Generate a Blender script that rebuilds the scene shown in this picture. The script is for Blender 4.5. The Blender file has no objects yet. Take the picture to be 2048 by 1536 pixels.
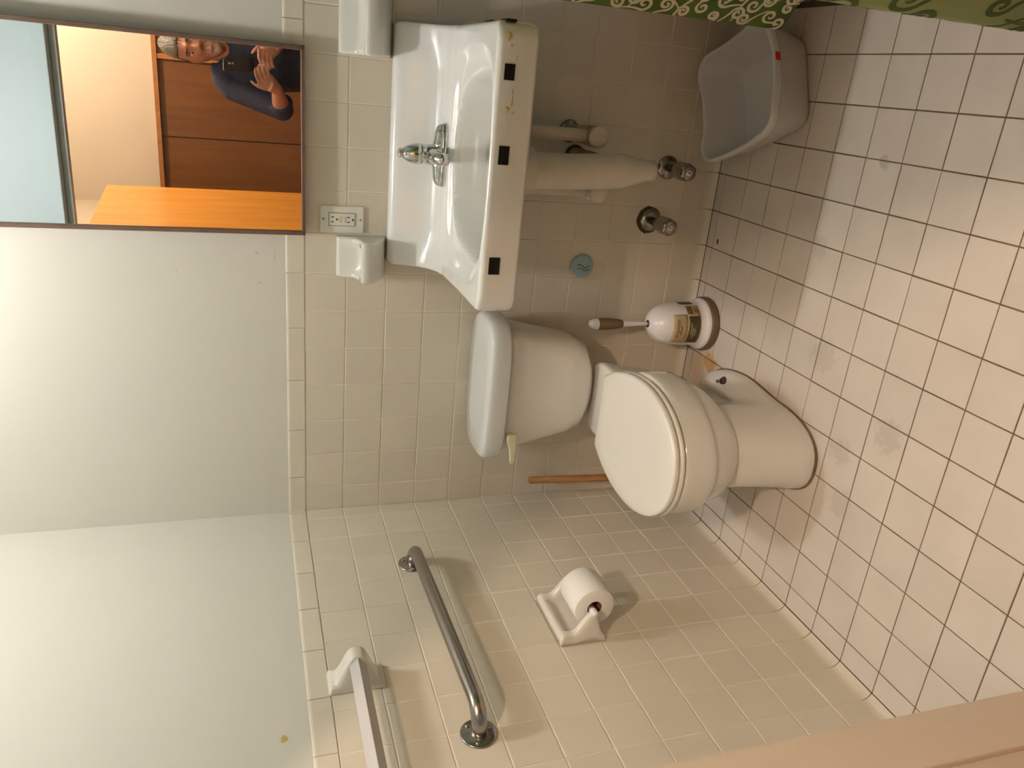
import bpy, math, random
from mathutils import Vector, Matrix
random.seed(7)
PI = math.pi
S = bpy.context.scene
COL = S.collection

# ------------------------------------------------------------------ camera
cam_d = bpy.data.cameras.new('camera')
cam = bpy.data.objects.new('camera', cam_d)
COL.objects.link(cam)
CAM = Vector((1.25942, -2.10720, 1.34199))
CX = Vector((0.09161302, -0.30305564, -0.94855908))      # picture right (the phone is turned: this is down)
CY = Vector((0.92817928, 0.37101028, -0.02888956))       # picture up
CZ = Vector((0.36068031, -0.87778622, 0.31527934))
mw = Matrix((CX, CY, CZ)).transposed().to_4x4()
mw.translation = CAM
cam.matrix_world = mw
cam_d.sensor_fit = 'HORIZONTAL'
cam_d.sensor_width = 36.0
cam_d.lens = 1553.77 / 2048 * 36.0
cam_d.clip_start = 0.004
S.camera = cam

# ------------------------------------------------------------------ world, exposure
W = bpy.data.worlds.new('world'); S.world = W
W.use_nodes = True
W.node_tree.nodes['Background'].inputs[0].default_value = (0.02, 0.02, 0.02, 1)
W.node_tree.nodes['Background'].inputs[1].default_value = 0.0
S.view_settings.view_transform = 'Standard'
S.view_settings.look = 'None'
S.view_settings.gamma = 1.0
S.view_settings.use_curve_mapping = False
S.view_settings.exposure = 0.74

BULB_COOL = 300.0      # bathroom ceiling lamp (two bulbs)
BULB_WARM = 860.0      # hall ceiling lamp
COOL = (1.0, 0.98, 0.94)
WARM = (1.0, 0.77, 0.57)

# ------------------------------------------------------------------ materials
def M(name, col, rough=0.5, metal=0.0, var=0.0, objvar=0.0, vscale=6.0, bump=0.0, bscale=60.0, spec=0.5,
      coat=0.0, trans=0.0, emit=None, stains=(), alpha=1.0):
    m = bpy.data.materials.new(name); m.use_nodes = True
    nt = m.node_tree; N = nt.nodes; L = nt.links
    b = N['Principled BSDF']
    c4 = (*col, 1)
    b.inputs['Base Color'].default_value = c4
    b.inputs['Roughness'].default_value = rough
    b.inputs['Metallic'].default_value = metal
    b.inputs['Specular IOR Level'].default_value = spec
    b.inputs['Coat Weight'].default_value = coat
    b.inputs['Coat Roughness'].default_value = 0.08
    b.inputs['Transmission Weight'].default_value = trans
    if emit:
        b.inputs['Emission Color'].default_value = (*emit[0], 1)
        b.inputs['Emission Strength'].default_value = emit[1]
    geo = N.new('ShaderNodeNewGeometry')
    out = None
    if var or objvar:
        hsv = N.new('ShaderNodeHueSaturation')
        hsv.inputs['Color'].default_value = c4
        nz = N.new('ShaderNodeTexNoise'); nz.inputs['Scale'].default_value = vscale
        nz.inputs['Detail'].default_value = 5
        L.new(geo.outputs['Position'], nz.inputs['Vector'])
        mr = N.new('ShaderNodeMapRange')
        mr.inputs['From Min'].default_value = 0.25; mr.inputs['From Max'].default_value = 0.75
        mr.inputs['To Min'].default_value = 1 - var; mr.inputs['To Max'].default_value = 1 + var
        L.new(nz.outputs['Fac'], mr.inputs['Value'])
        oi = N.new('ShaderNodeObjectInfo')
        mr2 = N.new('ShaderNodeMapRange')
        mr2.inputs['To Min'].default_value = 1 - objvar; mr2.inputs['To Max'].default_value = 1 + objvar
        L.new(oi.outputs['Random'], mr2.inputs['Value'])
        mu = N.new('ShaderNodeMath'); mu.operation = 'MULTIPLY'
        L.new(mr.outputs[0], mu.inputs[0]); L.new(mr2.outputs[0], mu.inputs[1])
        L.new(mu.outputs[0], hsv.inputs['Value'])
        out = hsv.outputs['Color']
    for (cen, rad, scol, amt, nsc) in stains:
        mp = N.new('ShaderNodeVectorMath'); mp.operation = 'SUBTRACT'
        mp.inputs[1].default_value = cen
        L.new(geo.outputs['Position'], mp.inputs[0])
        dv = N.new('ShaderNodeVectorMath'); dv.operation = 'DIVIDE'
        dv.inputs[1].default_value = rad
        L.new(mp.outputs[0], dv.inputs[0])
        ln = N.new('ShaderNodeVectorMath'); ln.operation = 'LENGTH'
        L.new(dv.outputs[0], ln.inputs[0])
        nz = N.new('ShaderNodeTexNoise'); nz.inputs['Scale'].default_value = nsc; nz.inputs['Detail'].default_value = 4
        L.new(geo.outputs['Position'], nz.inputs['Vector'])
        ad = N.new('ShaderNodeMath'); ad.operation = 'MULTIPLY_ADD'
        L.new(nz.outputs['Fac'], ad.inputs[0]); ad.inputs[1].default_value = 1.6; ad.inputs[2].default_value = -0.8
        a2 = N.new('ShaderNodeMath'); a2.operation = 'ADD'
        L.new(ln.outputs['Value'], a2.inputs[0]); L.new(ad.outputs[0], a2.inputs[1])
        mr = N.new('ShaderNodeMapRange'); mr.interpolation_type = 'SMOOTHSTEP'
        mr.inputs['From Min'].default_value = 1.0; mr.inputs['From Max'].default_value = 0.45
        mr.inputs['To Min'].default_value = 0; mr.inputs['To Max'].default_value = amt
        L.new(a2.outputs[0], mr.inputs['Value'])
        mx = N.new('ShaderNodeMix'); mx.data_type = 'RGBA'
        mx.inputs['B'].default_value = (*scol, 1)
        if out is None: mx.inputs['A'].default_value = c4
        else: L.new(out, mx.inputs['A'])
        L.new(mr.outputs[0], mx.inputs['Factor'])
        out = mx.outputs['Result']
    if out is not None: L.new(out, b.inputs['Base Color'])
    if bump:
        nz = N.new('ShaderNodeTexNoise'); nz.inputs['Scale'].default_value = bscale; nz.inputs['Detail'].default_value = 3
        L.new(geo.outputs['Position'], nz.inputs['Vector'])
        bp = N.new('ShaderNodeBump'); bp.inputs['Strength'].default_value = bump; bp.inputs['Distance'].default_value = 0.002
        L.new(nz.outputs['Fac'], bp.inputs['Height']); L.new(bp.outputs[0], b.inputs['Normal'])
    return m

def wood(name, c1, c2, rough=0.35, stretch=(9, 9, 0.7), scale=6):
    m = bpy.data.materials.new(name); m.use_nodes = True
    nt = m.node_tree; N = nt.nodes; L = nt.links; b = N['Principled BSDF']
    geo = N.new('ShaderNodeNewGeometry')
    mp = N.new('ShaderNodeMapping'); mp.inputs['Scale'].default_value = stretch
    L.new(geo.outputs['Position'], mp.inputs['Vector'])
    nz = N.new('ShaderNodeTexNoise'); nz.inputs['Scale'].default_value = scale; nz.inputs['Detail'].default_value = 8
    nz.inputs['Distortion'].default_value = 0.6
    L.new(mp.outputs[0], nz.inputs['Vector'])
    rp = N.new('ShaderNodeValToRGB')
    rp.color_ramp.elements[0].position = 0.3; rp.color_ramp.elements[0].color = (*c1, 1)
    rp.color_ramp.elements[1].position = 0.7; rp.color_ramp.elements[1].color = (*c2, 1)
    L.new(nz.outputs['Fac'], rp.inputs['Fac']); L.new(rp.outputs[0], b.inputs['Base Color'])
    b.inputs['Roughness'].default_value = rough
    return m

TILE = (0.66, 0.60, 0.49)
rust = (0.50, 0.22, 0.03)
dirt = (0.20, 0.16, 0.12)
def fl(x, y): return (x, y, 0.0)
m_walltile = M('glazed_wall_tile', TILE, 0.38, var=0.03, objvar=0.03, spec=0.4)
m_floortile = M('floor_tile', (0.62, 0.555, 0.49), 0.5, var=0.05, objvar=0.035, vscale=9, bump=0.12, bscale=30, spec=0.35, stains=[
    (fl(0.505, -0.155), (0.035, 0.055, 0.1), rust, 0.75, 40),
    (fl(0.47, -0.10), (0.09, 0.07, 0.1), (0.55, 0.33, 0.10), 0.35, 20),
    (fl(0.87, -0.075), (0.011, 0.006, 0.1), (0.015, 0.012, 0.01), 1.0, 60),
    (fl(0.385, -0.80), (0.05, 0.045, 0.1), dirt, 0.20, 55),
    (fl(0.50, -0.76), (0.04, 0.05, 0.1), dirt, 0.18, 60),
    (fl(1.17, -0.66), (0.02, 0.02, 0.1), dirt, 0.35, 60),
    (fl(0.70, -0.62), (0.05, 0.06, 0.1), dirt, 0.18, 70),
    (fl(0.60, -0.88), (0.05, 0.05, 0.1), dirt, 0.22, 70),
    (fl(0.95, -0.52), (0.04, 0.04, 0.1), dirt, 0.18, 70)])
m_wallgrout = M('pale_grout', (0.78, 0.70, 0.58), 0.9, var=0.12, vscale=14)
m_floorgrout = M('dirty_grout', (0.135, 0.085, 0.05), 0.9, var=0.4, vscale=10)
scuff = (0.30, 0.28, 0.26)
m_paint = M('cream_wall_paint', (0.64, 0.615, 0.54), 0.55, var=0.015, vscale=2, bump=0.08, bscale=120, stains=[
    ((0.0, -0.87, 1.305), (0.05, 0.012, 0.010), (0.50, 0.36, 0.08), 0.9, 160),
    ((0.785, 0.0, 1.325), (0.004, 0.02, 0.006), scuff, 0.5, 120),
    ((0.775, 0.0, 1.28), (0.02, 0.02, 0.002), scuff, 0.5, 120),
    ((0.705, 0.0, 1.32), (0.004, 0.02, 0.006), (0.5, 0.4, 0.15), 0.6, 120),
    ((0.735, 0.0, 1.52), (0.003, 0.02, 0.005), scuff, 0.35, 120)])
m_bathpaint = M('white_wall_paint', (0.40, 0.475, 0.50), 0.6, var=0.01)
m_ceil = M('ceiling_paint', (0.66, 0.65, 0.62), 0.7, var=0.01)
m_hallpaint = M('hall_cream_paint', (0.43, 0.375, 0.295), 0.6, var=0.02, vscale=3)
m_trim = M('beige_trim_paint', (0.66, 0.575, 0.48), 0.5, var=0.02)
m_headshade = M('shaded_frame_paint', (0.27, 0.28, 0.27), 0.5, var=0.05)  # shade under the door head put into the colour: darker, greyer trim paint
m_porc = M('white_porcelain', (0.70, 0.705, 0.69), 0.10, var=0.01, spec=0.6, coat=0.4)
m_sink = M('sink_enamel', (0.74, 0.735, 0.71), 0.09, var=0.012, spec=0.6, coat=0.5)
m_bone = M('bone_porcelain', (0.74, 0.715, 0.66), 0.14, var=0.012, spec=0.55, coat=0.3)
m_seat = M('seat_plastic', (0.74, 0.715, 0.65), 0.30, var=0.01)
m_almond = M('almond_ceramic', (0.70, 0.655, 0.58), 0.16, var=0.02, spec=0.55, coat=0.3)
m_dishwhite = M('soap_dish_ceramic', (0.64, 0.625, 0.565), 0.16, var=0.02, spec=0.55, coat=0.3)
m_chrome = M('chrome', (0.60, 0.60, 0.58), 0.09, metal=1.0)
m_dullchrome = M('dull_chrome', (0.36, 0.33, 0.29), 0.24, metal=1.0, var=0.25, vscale=60)
m_steel = M('brushed_steel', (0.37, 0.345, 0.32), 0.25, metal=1.0, var=0.05, vscale=40)
m_mirror = M('mirror_glass', (0.93, 0.94, 0.93), 0.0, metal=1.0)
m_frame = M('bronze_frame', (0.20, 0.13, 0.10), 0.35, metal=0.55, var=0.15, vscale=25)
m_black = M('black_plastic', (0.012, 0.012, 0.013), 0.3)
m_tape = M('black_adhesive_tape', (0.008, 0.008, 0.008), 0.4, spec=0.25, var=0.6, vscale=160, bump=0.6, bscale=200)
m_glue = M('yellowed_glue', (0.50, 0.40, 0.16), 0.4, var=0.2, vscale=80)
m_plate = M('ivory_plate', (0.74, 0.715, 0.63), 0.35)
m_outlet = M('ivory_outlet', (0.73, 0.70, 0.60), 0.35)
m_slot = M('outlet_slot', (0.02, 0.015, 0.015), 0.6)
m_pipe = M('white_pipe_wrap', (0.66, 0.61, 0.52), 0.5, var=0.05, vscale=20)
m_pipestain = M('stained_wrap', (0.36, 0.27, 0.12), 0.7, var=0.5, vscale=45)
m_rusty = M('rusty_ring', (0.06, 0.04, 0.03), 0.8, var=0.5, vscale=90)
m_blue = M('pale_blue_plastic', (0.30, 0.44, 0.47), 0.45, var=0.05)
m_bluedark = M('wave_groove', (0.06, 0.09, 0.10), 0.6)
m_whiteplast = M('white_plastic', (0.84, 0.80, 0.80), 0.28, var=0.01)
m_taupe = M('taupe_rubber', (0.17, 0.11, 0.055), 0.45, var=0.05)
m_label = M('tan_label', (0.46, 0.35, 0.18), 0.5, var=0.12, vscale=30)
m_labeldark = M('olive_label', (0.07, 0.055, 0.02), 0.4, var=0.25, vscale=30)
m_ink = M('label_ink', (0.10, 0.06, 0.015), 0.6)
m_binplast = M('bin_plastic', (0.60, 0.575, 0.555), 0.35, var=0.01)
m_red = M('red_sticker', (0.62, 0.015, 0.012), 0.4)
m_paper = M('toilet_paper', (0.80, 0.77, 0.73), 0.95, bump=0.25, bscale=300)
m_card = M('cardboard_core', (0.16, 0.07, 0.03), 0.9)
m_acryl = M('acrylic_bar', (0.47, 0.44, 0.43), 0.08, var=0.01, spec=0.6, coat=0.4)
m_stick = wood('plunger_wood', (0.26, 0.10, 0.03), (0.50, 0.24, 0.08), 0.5, (60, 60, 6), 1)
m_rubber = M('red_brown_rubber', (0.25, 0.06, 0.04), 0.6)
m_caulk = M('grubby_caulk', (0.19, 0.125, 0.07), 0.8, var=0.4, vscale=40)
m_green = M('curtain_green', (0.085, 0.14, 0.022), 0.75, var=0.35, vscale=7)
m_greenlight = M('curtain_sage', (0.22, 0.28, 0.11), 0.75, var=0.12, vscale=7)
m_cream = M('curtain_cream_print', (0.66, 0.60, 0.42), 0.8)
m_greendark = M('curtain_dark_print', (0.055, 0.09, 0.012), 0.8)
m_door = wood('honey_oak_veneer', (0.52, 0.215, 0.035), (0.66, 0.31, 0.06), 0.30, (14, 14, 0.9), 2.2)
m_panel = wood('brown_wood_panel', (0.095, 0.034, 0.0075), (0.135, 0.051, 0.012), 0.35, (10, 10, 0.6), 2.2)
m_paneltrim = wood('brown_wood_trim', (0.21, 0.083, 0.022), (0.28, 0.115, 0.033), 0.35, (10, 10, 1.2), 2.2)
m_hallfloor = wood('hall_floor_wood', (0.20, 0.10, 0.04), (0.32, 0.17, 0.07), 0.4, (1, 12, 1), 2)
m_tub = M('tub_enamel', (0.72, 0.68, 0.60), 0.2)
m_skin = M('skin', (0.25, 0.105, 0.058), 0.5, var=0.10, vscale=40, stains=[
    ((1.305, -2.19, 1.405), (0.070, 0.11, 0.055), (0.42, 0.33, 0.28), 0.8, 90)])
m_hair = M('grey_hair', (0.085, 0.074, 0.06), 0.55, var=0.7, vscale=70, bump=0.8, bscale=120)
m_brow = M('dark_brow', (0.07, 0.045, 0.03), 0.8)
m_lip = M('lip', (0.32, 0.09, 0.06), 0.5)
m_eyewhite = M('eye_white', (0.6, 0.55, 0.5), 0.2)
m_iris = M('iris', (0.04, 0.025, 0.015), 0.15)
m_shirt = M('navy_fleece', (0.009, 0.012, 0.026), 0.9, var=0.35, vscale=30, bump=0.4, bscale=150)
m_trouser = M('dark_trousers', (0.03, 0.03, 0.035), 0.9)
m_shoe = M('black_shoe', (0.02, 0.018, 0.016), 0.5)
m_bulbc = M('cool_bulb', (1, 1, 1), 0.4, emit=(COOL, BULB_COOL))
m_bulbw = M('warm_bulb', (1, 1, 1), 0.4, emit=(WARM, BULB_WARM))
m_fixture = M('fixture_white', (0.8, 0.8, 0.8), 0.4)

# ------------------------------------------------------------------ mesh helpers
WM = {}
def link(o, parent=None):
    COL.objects.link(o)
    if parent is not None:
        o.parent = parent
        o.matrix_parent_inverse = WM[parent].inverted()
        WM[o] = WM[parent] if False else Matrix.Identity(4)
    else:
        WM[o] = Matrix.Identity(4)
    return o
def tag(o, label=None, cat=None, group=None, kind=None):
    if label: o['label'] = label
    if cat: o['category'] = cat
    if group: o['group'] = group
    if kind: o['kind'] = kind
    return o
def empty(name, loc, label, cat, group=None):
    o = bpy.data.objects.new(name, None); COL.objects.link(o)
    o.location = loc; o.empty_display_size = 0.05
    WM[o] = Matrix.Translation(loc)
    return tag(o, label, cat, group)

class G:
    def __init__(s): s.v = []; s.f = []
    def add(s, v, f, mat=None):
        o = len(s.v)
        for p in v:
            p = Vector(p)
            s.v.append(mat @ p if mat else p)
        s.f += [tuple(i + o for i in q) for q in f]
        return s
    def box(s, x0, x1, y0, y1, z0, z1, mat=None):
        v = [(x0,y0,z0),(x1,y0,z0),(x1,y1,z0),(x0,y1,z0),(x0,y0,z1),(x1,y0,z1),(x1,y1,z1),(x0,y1,z1)]
        return s.add(v, [(0,3,2,1),(4,5,6,7),(0,1,5,4),(1,2,6,5),(2,3,7,6),(3,0,4,7)], mat)
    def loft(s, rings, cap0=True, cap1=True, closed=True, mat=None):
        n = len(rings[0]); v = [p for r in rings for p in r]; f = []
        for i in range(len(rings) - 1):
            for j in range(n if closed else n - 1):
                k = (j + 1) % n
                f.append((i*n+j, i*n+k, (i+1)*n+k, (i+1)*n+j))
        if cap0: f.append(tuple(range(n - 1, -1, -1)))
        if cap1: f.append(tuple((len(rings)-1)*n + j for j in range(n)))
        return s.add(v, f, mat)
    def lathe(s, prof, n=32, mat=None, cap0=True, cap1=True):
        return s.loft([[(r*math.cos(2*PI*j/n), r*math.sin(2*PI*j/n), z) for j in range(n)] for r, z in prof], cap0, cap1, True, mat)
    def tube(s, pts, rad, n=16, cap=True, sq=None):
        pts = [Vector(p) for p in pts]
        if not hasattr(rad, '__len__'): rad = [rad] * len(pts)
        rings = []; up = None
        for i, p in enumerate(pts):
            a = pts[max(i-1, 0)]; b = pts[min(i+1, len(pts)-1)]
            t = (b - a).normalized()
            if up is None:
                up = Vector((0,0,1)) if abs(t.z) < 0.9 else Vector((1,0,0))
            up = (up - t * up.dot(t)).normalized()
            w = t.cross(up)
            off = PI/4 if sq == 'flat' else 0
            rings.append([p + (up*math.cos(2*PI*j/n+off) + w*math.sin(2*PI*j/n+off)) * rad[i] for j in range(n)])
        return s.loft(rings, cap, cap)
    def grid(s, P):
        a = len(P); b = len(P[0]); v = [p for r in P for p in r]
        return s.add(v, [(i*b+j, i*b+j+1, (i+1)*b+j+1, (i+1)*b+j) for i in range(a-1) for j in range(b-1)])
    def sphere(s, c, r, n=20, m=12, fn=None):
        c = Vector(c); r = Vector(r) if hasattr(r, '__len__') else Vector((r, r, r))
        v = [c + Vector((0, 0, r.z))]
        for i in range(1, m):
            a = PI * i / m
            for j in range(n):
                b = 2 * PI * j / n
                v.append(c + Vector((r.x*math.sin(a)*math.cos(b), r.y*math.sin(a)*math.sin(b), r.z*math.cos(a))))
        v.append(c - Vector((0, 0, r.z)))
        if fn: v = [fn(p) for p in v]
        f = [(0, 1+j, 1+(j+1) % n) for j in range(n)]
        for i in range(m-2):
            for j in range(n):
                k = (j+1) % n
                f.append((1+i*n+j, 1+(i+1)*n+j, 1+(i+1)*n+k, 1+i*n+k))
        e = len(v)-1
        f += [(e, 1+(m-2)*n+(j+1) % n, 1+(m-2)*n+j) for j in range(n)]
        return s.add(v, f)
    def mesh(s, name, mat, smooth=True):
        me = bpy.data.meshes.new(name)
        me.from_pydata([tuple(p) for p in s.v], [], s.f)
        me.materials.append(mat)
        me.update()
        if smooth:
            me.shade_smooth()
        return me
    def obj(s, name, mat, parent=None, smooth=True, bevel=0, seg=2, sub=0, remesh=0, fix=False, solid=0):
        me = s.mesh(name, mat, smooth)
        if fix or True:
            import bmesh
            bm = bmesh.new(); bm.from_mesh(me)
            bmesh.ops.recalc_face_normals(bm, faces=bm.faces); bm.to_mesh(me); bm.free()
        o = bpy.data.objects.new(name, me); link(o, parent)
        if solid:
            mo = o.modifiers.new('s', 'SOLIDIFY'); mo.thickness = solid; mo.offset = 0
        if remesh:
            mo = o.modifiers.new('r', 'REMESH'); mo.mode = 'VOXEL'; mo.voxel_size = remesh; mo.use_smooth_shade = True
            mo = o.modifiers.new('k', 'SMOOTH'); mo.factor = 0.5; mo.iterations = 3
        if bevel:
            mo = o.modifiers.new('b', 'BEVEL'); mo.width = bevel; mo.segments = seg; mo.limit_method = 'ANGLE'
            mo.angle_limit = math.radians(40)
            if smooth:
                mo.harden_normals = False
        if sub:
            mo = o.modifiers.new('u', 'SUBSURF'); mo.levels = sub; mo.render_levels = sub
        return o

def sup(cx, cy, hx, hy, z, e=2.5, n=48):
    r = []
    for j in range(n):
        t = 2 * PI * j / n; c, s_ = math.cos(t), math.sin(t)
        r.append((cx + hx*math.copysign(abs(c)**(2/e), c), cy + hy*math.copysign(abs(s_)**(2/e), s_), z))
    return r
def sstep(a, b, x):
    t = max(0, min(1, (x - a)/(b - a))); return t*t*(3-2*t)
def struct(name, g, mat, smooth=False, parent=None):
    o = g.obj(name, mat, parent, smooth)
    if parent is None: o['kind'] = 'structure'
    return o
def cat_rom(P, n=8):
    P = [Vector(p) for p in P]; out = []
    Q = [P[0]*2-P[1]] + P + [P[-1]*2-P[-2]]
    for i in range(1, len(Q)-2):
        for k in range(n):
            t = k/n
            out.append(0.5*((2*Q[i]) + (Q[i+1]-Q[i-1])*t + (2*Q[i-1]-5*Q[i]+4*Q[i+1]-Q[i+2])*t*t + (3*Q[i]-Q[i-1]-3*Q[i+1]+Q[i+2])*t**3))
    out.append(P[-1]); return out

# ------------------------------------------------------------------ layout constants (metres)
PITCH = 0.1095
FP = 0.110
C1 = 0.0781            # first joint of back wall from the corner
F1 = 0.052             # first joint of left wall / floor from the back wall
ZT = 1.2035            # top of square wall tiles
BN = 0.0505            # bullnose height
CEIL = 2.62
YF = -1.52             # bathroom face of the door wall
YH = -1.64             # hall face of the door wall
HEAD = 2.0
JX0, JX1 = 0.523, 1.40
XT = 1.512             # tub apron
XR = 2.26              # right wall
YB = -3.20             # hall back wall
GAP = 0.0024

# ------------------------------------------------------------------ structure: bathroom shell
ZB = ZT + BN
g = G().box(-0.12, XR+0.12, 0.0014, 0.12, -0.06, ZB-0.002)
wall_back = struct('wall_back', g, m_wallgrout)
struct('wall_back_upper', G().box(-0.12, XR+0.12, 0.001, 0.12, ZB-0.002, CEIL), m_paint)
g = G().box(-0.12, -0.0014, YF, 0.0014, -0.06, ZB-0.002)
wall_left = struct('wall_left', g, m_wallgrout)
struct('wall_left_upper', G().box(-0.12, -0.001, YF, 0.001, ZB-0.002, CEIL), m_paint)
struct('wall_right', G().box(XR, XR+0.12, YF, 0.003, -0.06, CEIL), m_bathpaint)
g = G()
g.box(-0.12, JX0-0.02, YH, YF, -0.06, 2.72)
g.box(JX1+0.02, XR+0.12, YH, YF, -0.06, 2.72)
g.box(JX0-0.02, JX1+0.02, YH, YF, HEAD+0.02, 2.72)
struct('wall_front', g, m_bathpaint)
struct('ceiling', G().box(-0.12, XR+0.12, YF, 0.12, CEIL, CEIL+0.1), m_ceil)
floor = struct('floor', G().box(-0.12, XR+0.12, YH-0.01, 0.003, -0.06, -0.002), m_floorgrout)
# door frame: jambs, head, stops, casings
fr = struct('trim_1', G().box(JX0-0.02, JX0, YH, YF, 0, HEAD+0.02), m_trim)
struct('trim_2', G().box(JX1, JX1+0.02, YH, YF, 0, HEAD+0.02), m_trim)
struct('trim_3', G().box(JX0, JX1, YH, YF, HEAD, HEAD+0.02), m_headshade)
for i, b in enumerate([(JX0, JX0+0.010, YF-0.085, YF-0.036, 0, HEAD), (JX1-0.010, JX1, YF-0.085, YF-0.036, 0, HEAD),
                       (JX0, JX1, YF-0.085, YF-0.036, HEAD-0.024, HEAD)]):
    o = G().box(*b).obj('door_stop', m_headshade if i == 2 else m_trim, fr, False, bevel=0.002)
for i, b in enumerate([(JX0-0.060, JX0-0.021, YF, YF+0.012, 0, HEAD+0.05), (JX1+0.004, JX1+0.050, YF, YF+0.012, 0, HEAD+0.05),
                       (JX0-0.021, JX1+0.004, YF, YF+0.012, HEAD+0.004, HEAD+0.05)]):
    G().box(*b).obj('casing', m_bathpaint, fr, False, bevel=0.004)
# hall
struct('floor_hall', G().box(0.30, 2.4, YB-0.05, YH-0.01, -0.06, 0.0), m_hallfloor)
struct('wall_hall_left', G().box(0.30, 0.42, YB, YH, 0, 2.72), m_hallpaint)
struct('wall_hall_right', G().box(2.3, 2.4, YB, YH, 0, 2.72), m_hallpaint)
struct('wall_hall_back', G().box(0.30, 2.4, YB-0.12, YB, 0, 2.72), m_hallpaint)
struct('ceiling_hall', G().box(0.30, 2.4, YB-0.12, YH, 2.72, 2.82), m_ceil)
struct('wall_hall_front', G().box(JX1+0.02, 2.4, YH-0.002, YH+0.001, 0, 2.72).box(0.3, JX0-0.02, YH-0.002, YH+0.001, 0, 2.72)
       .box(JX0-0.02, JX1+0.02, YH-0.002, YH+0.001, HEAD+0.02, 2.72), m_hallpaint)

# ------------------------------------------------------------------ tiles
tile_cache = {}
def tile_mesh(w, h, mat, bev=0.0016, dep=0.0042, dome=0.0):
    k = (round(w, 4), round(h, 4), mat.name)
    if k in tile_cache: return tile_cache[k]
    g = G(); rings = []
    for ins, z in ((0, -dep), (0, -bev*0.9), (bev*0.35, -bev*0.3), (bev, 0.0)):
        rings.append([(ins, ins, z), (w-ins, ins, z), (w-ins, h-ins, z), (ins, h-ins, z)])
    g.loft(rings, False, True)
    me = g.mesh('tile', mat, False)
    tile_cache[k] = me
    return me
def place(name, me, loc, rot, parent):
    o = bpy.data.objects.new(name, me); COL.objects.link(o)
    o.parent = parent; o.location = loc; o.rotation_euler = rot
    return o
RB = (PI/2, 0, 0)
RL = (PI/2, 0, PI/2)
jit = lambda a: random.uniform(-a, a)
# back wall
xs = [0.0] + [C1 + i*PITCH for i in range(14)]
COVE_H = 0.030
def cove_mesh(w, h):
    k = ('cove', round(w, 4), round(h, 4))
    if k in tile_cache: return tile_cache[k]
    prof = [(h, -0.0042), (h, -0.0014), (h-0.0014, 0.0), (0.030, 0.0), (0.020, 0.0012), (0.012, 0.0042), (0.006, 0.0090), (0.002, 0.0140), (0.0, 0.0165), (0.0, -0.0042)]
    g = G()
    rings = [[(x, y, z) for (y, z) in prof] for x in (0.0, w)]
    g.loft(rings, True, True)
    me = g.mesh('cove_tile', m_walltile, False); tile_cache[k] = me
    return me
for i in range(len(xs)-1):
    w = xs[i+1]-xs[i]-GAP
    for r in range(10):
        zt = ZT - r*PITCH
        place('tile', tile_mesh(w, PITCH-GAP, m_walltile), (xs[i]+GAP/2, jit(0.0003), zt-PITCH+GAP/2), (PI/2+jit(.003), jit(.002), jit(.003)), wall_back)
    zt = ZT - 10*PITCH
    place('cove_tile', cove_mesh(w, zt-GAP), (xs[i]+GAP/2, 0, 0.0005), RB, wall_back)
bnx = [0.0] + [0.1161 + i*0.1546 for i in range(10)]
def bull_mesh(w, h):
    k = ('bull', round(w, 4))
    if k in tile_cache: return tile_cache[k]
    prof = [(0, -0.0042), (0, -0.0012), (0.0012, 0.0), (h-0.009, 0.0), (h-0.005, -0.0008), (h-0.002, -0.0025), (h, -0.006)]
    g = G(); g.loft([[(x, y, z) for (y, z) in prof] for x in (0.0, w)], True, True)
    me = g.mesh('bullnose_tile', m_walltile, False); tile_cache[k] = me
    return me
for i in range(len(bnx)-1):
    place('bullnose_tile', bull_mesh(bnx[i+1]-bnx[i]-GAP, BN), (bnx[i]+GAP/2, -0.0014, ZT+GAP/2), RB, wall_back)
# left wall (rows go around the corner; sliver first)
ys = [0.0] + [F1 + i*FP for i in range(14)]
ys[-1] = min(ys[-1], -YF)
for i in range(len(ys)-1):
    w = ys[i+1]-ys[i]-GAP
    if w < 0.01: continue
    for r in range(10):
        zt = ZT - r*PITCH
        place('tile', tile_mesh(w, PITCH-GAP, m_walltile), (jit(0.0003), -ys[i+1]+GAP/2, zt-PITCH+GAP/2), (PI/2+jit(.003), jit(.002), PI/2+jit(.003)), wall_left)
    zt = ZT - 10*PITCH
    place('cove_tile', cove_mesh(w, zt-GAP), (0, -ys[i+1]+GAP/2, 0.0005), RL, wall_left)
bny = [0.0, 0.0125] + [0.1669 + i*0.1525 for i in range(10)]
for i in range(len(bny)-1):
    y1 = min(bny[i+1], -YF); w = y1-bny[i]-GAP
    if w < 0.01: continue
    place('bullnose_tile', bull_mesh(w, BN), (0.0014, -y1+GAP/2, ZT+GAP/2), RL, wall_left)
# floor
FG = 0.0026
fx = [0.0178] + [C1 + i*PITCH for i in range(14)]
fy = [0.0178] + [F1 + i*FP for i in range(15)]
for i in range(len(fx)-1):
    for k in range(len(fy)-1):
        x0, x1 = fx[i], min(fx[i+1], XT); y0, y1 = fy[k], min(fy[k+1], -YH)
        if y1-y0 < 0.012 or x1-x0 < 0.012: continue
        place('tile', tile_mesh(x1-x0-FG, y1-y0-FG, m_floortile, 0.0012, 0.003), (x0+FG/2, -y1+FG/2, jit(0.0003)), (jit(.002), jit(.002), jit(.004)), floor)

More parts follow.
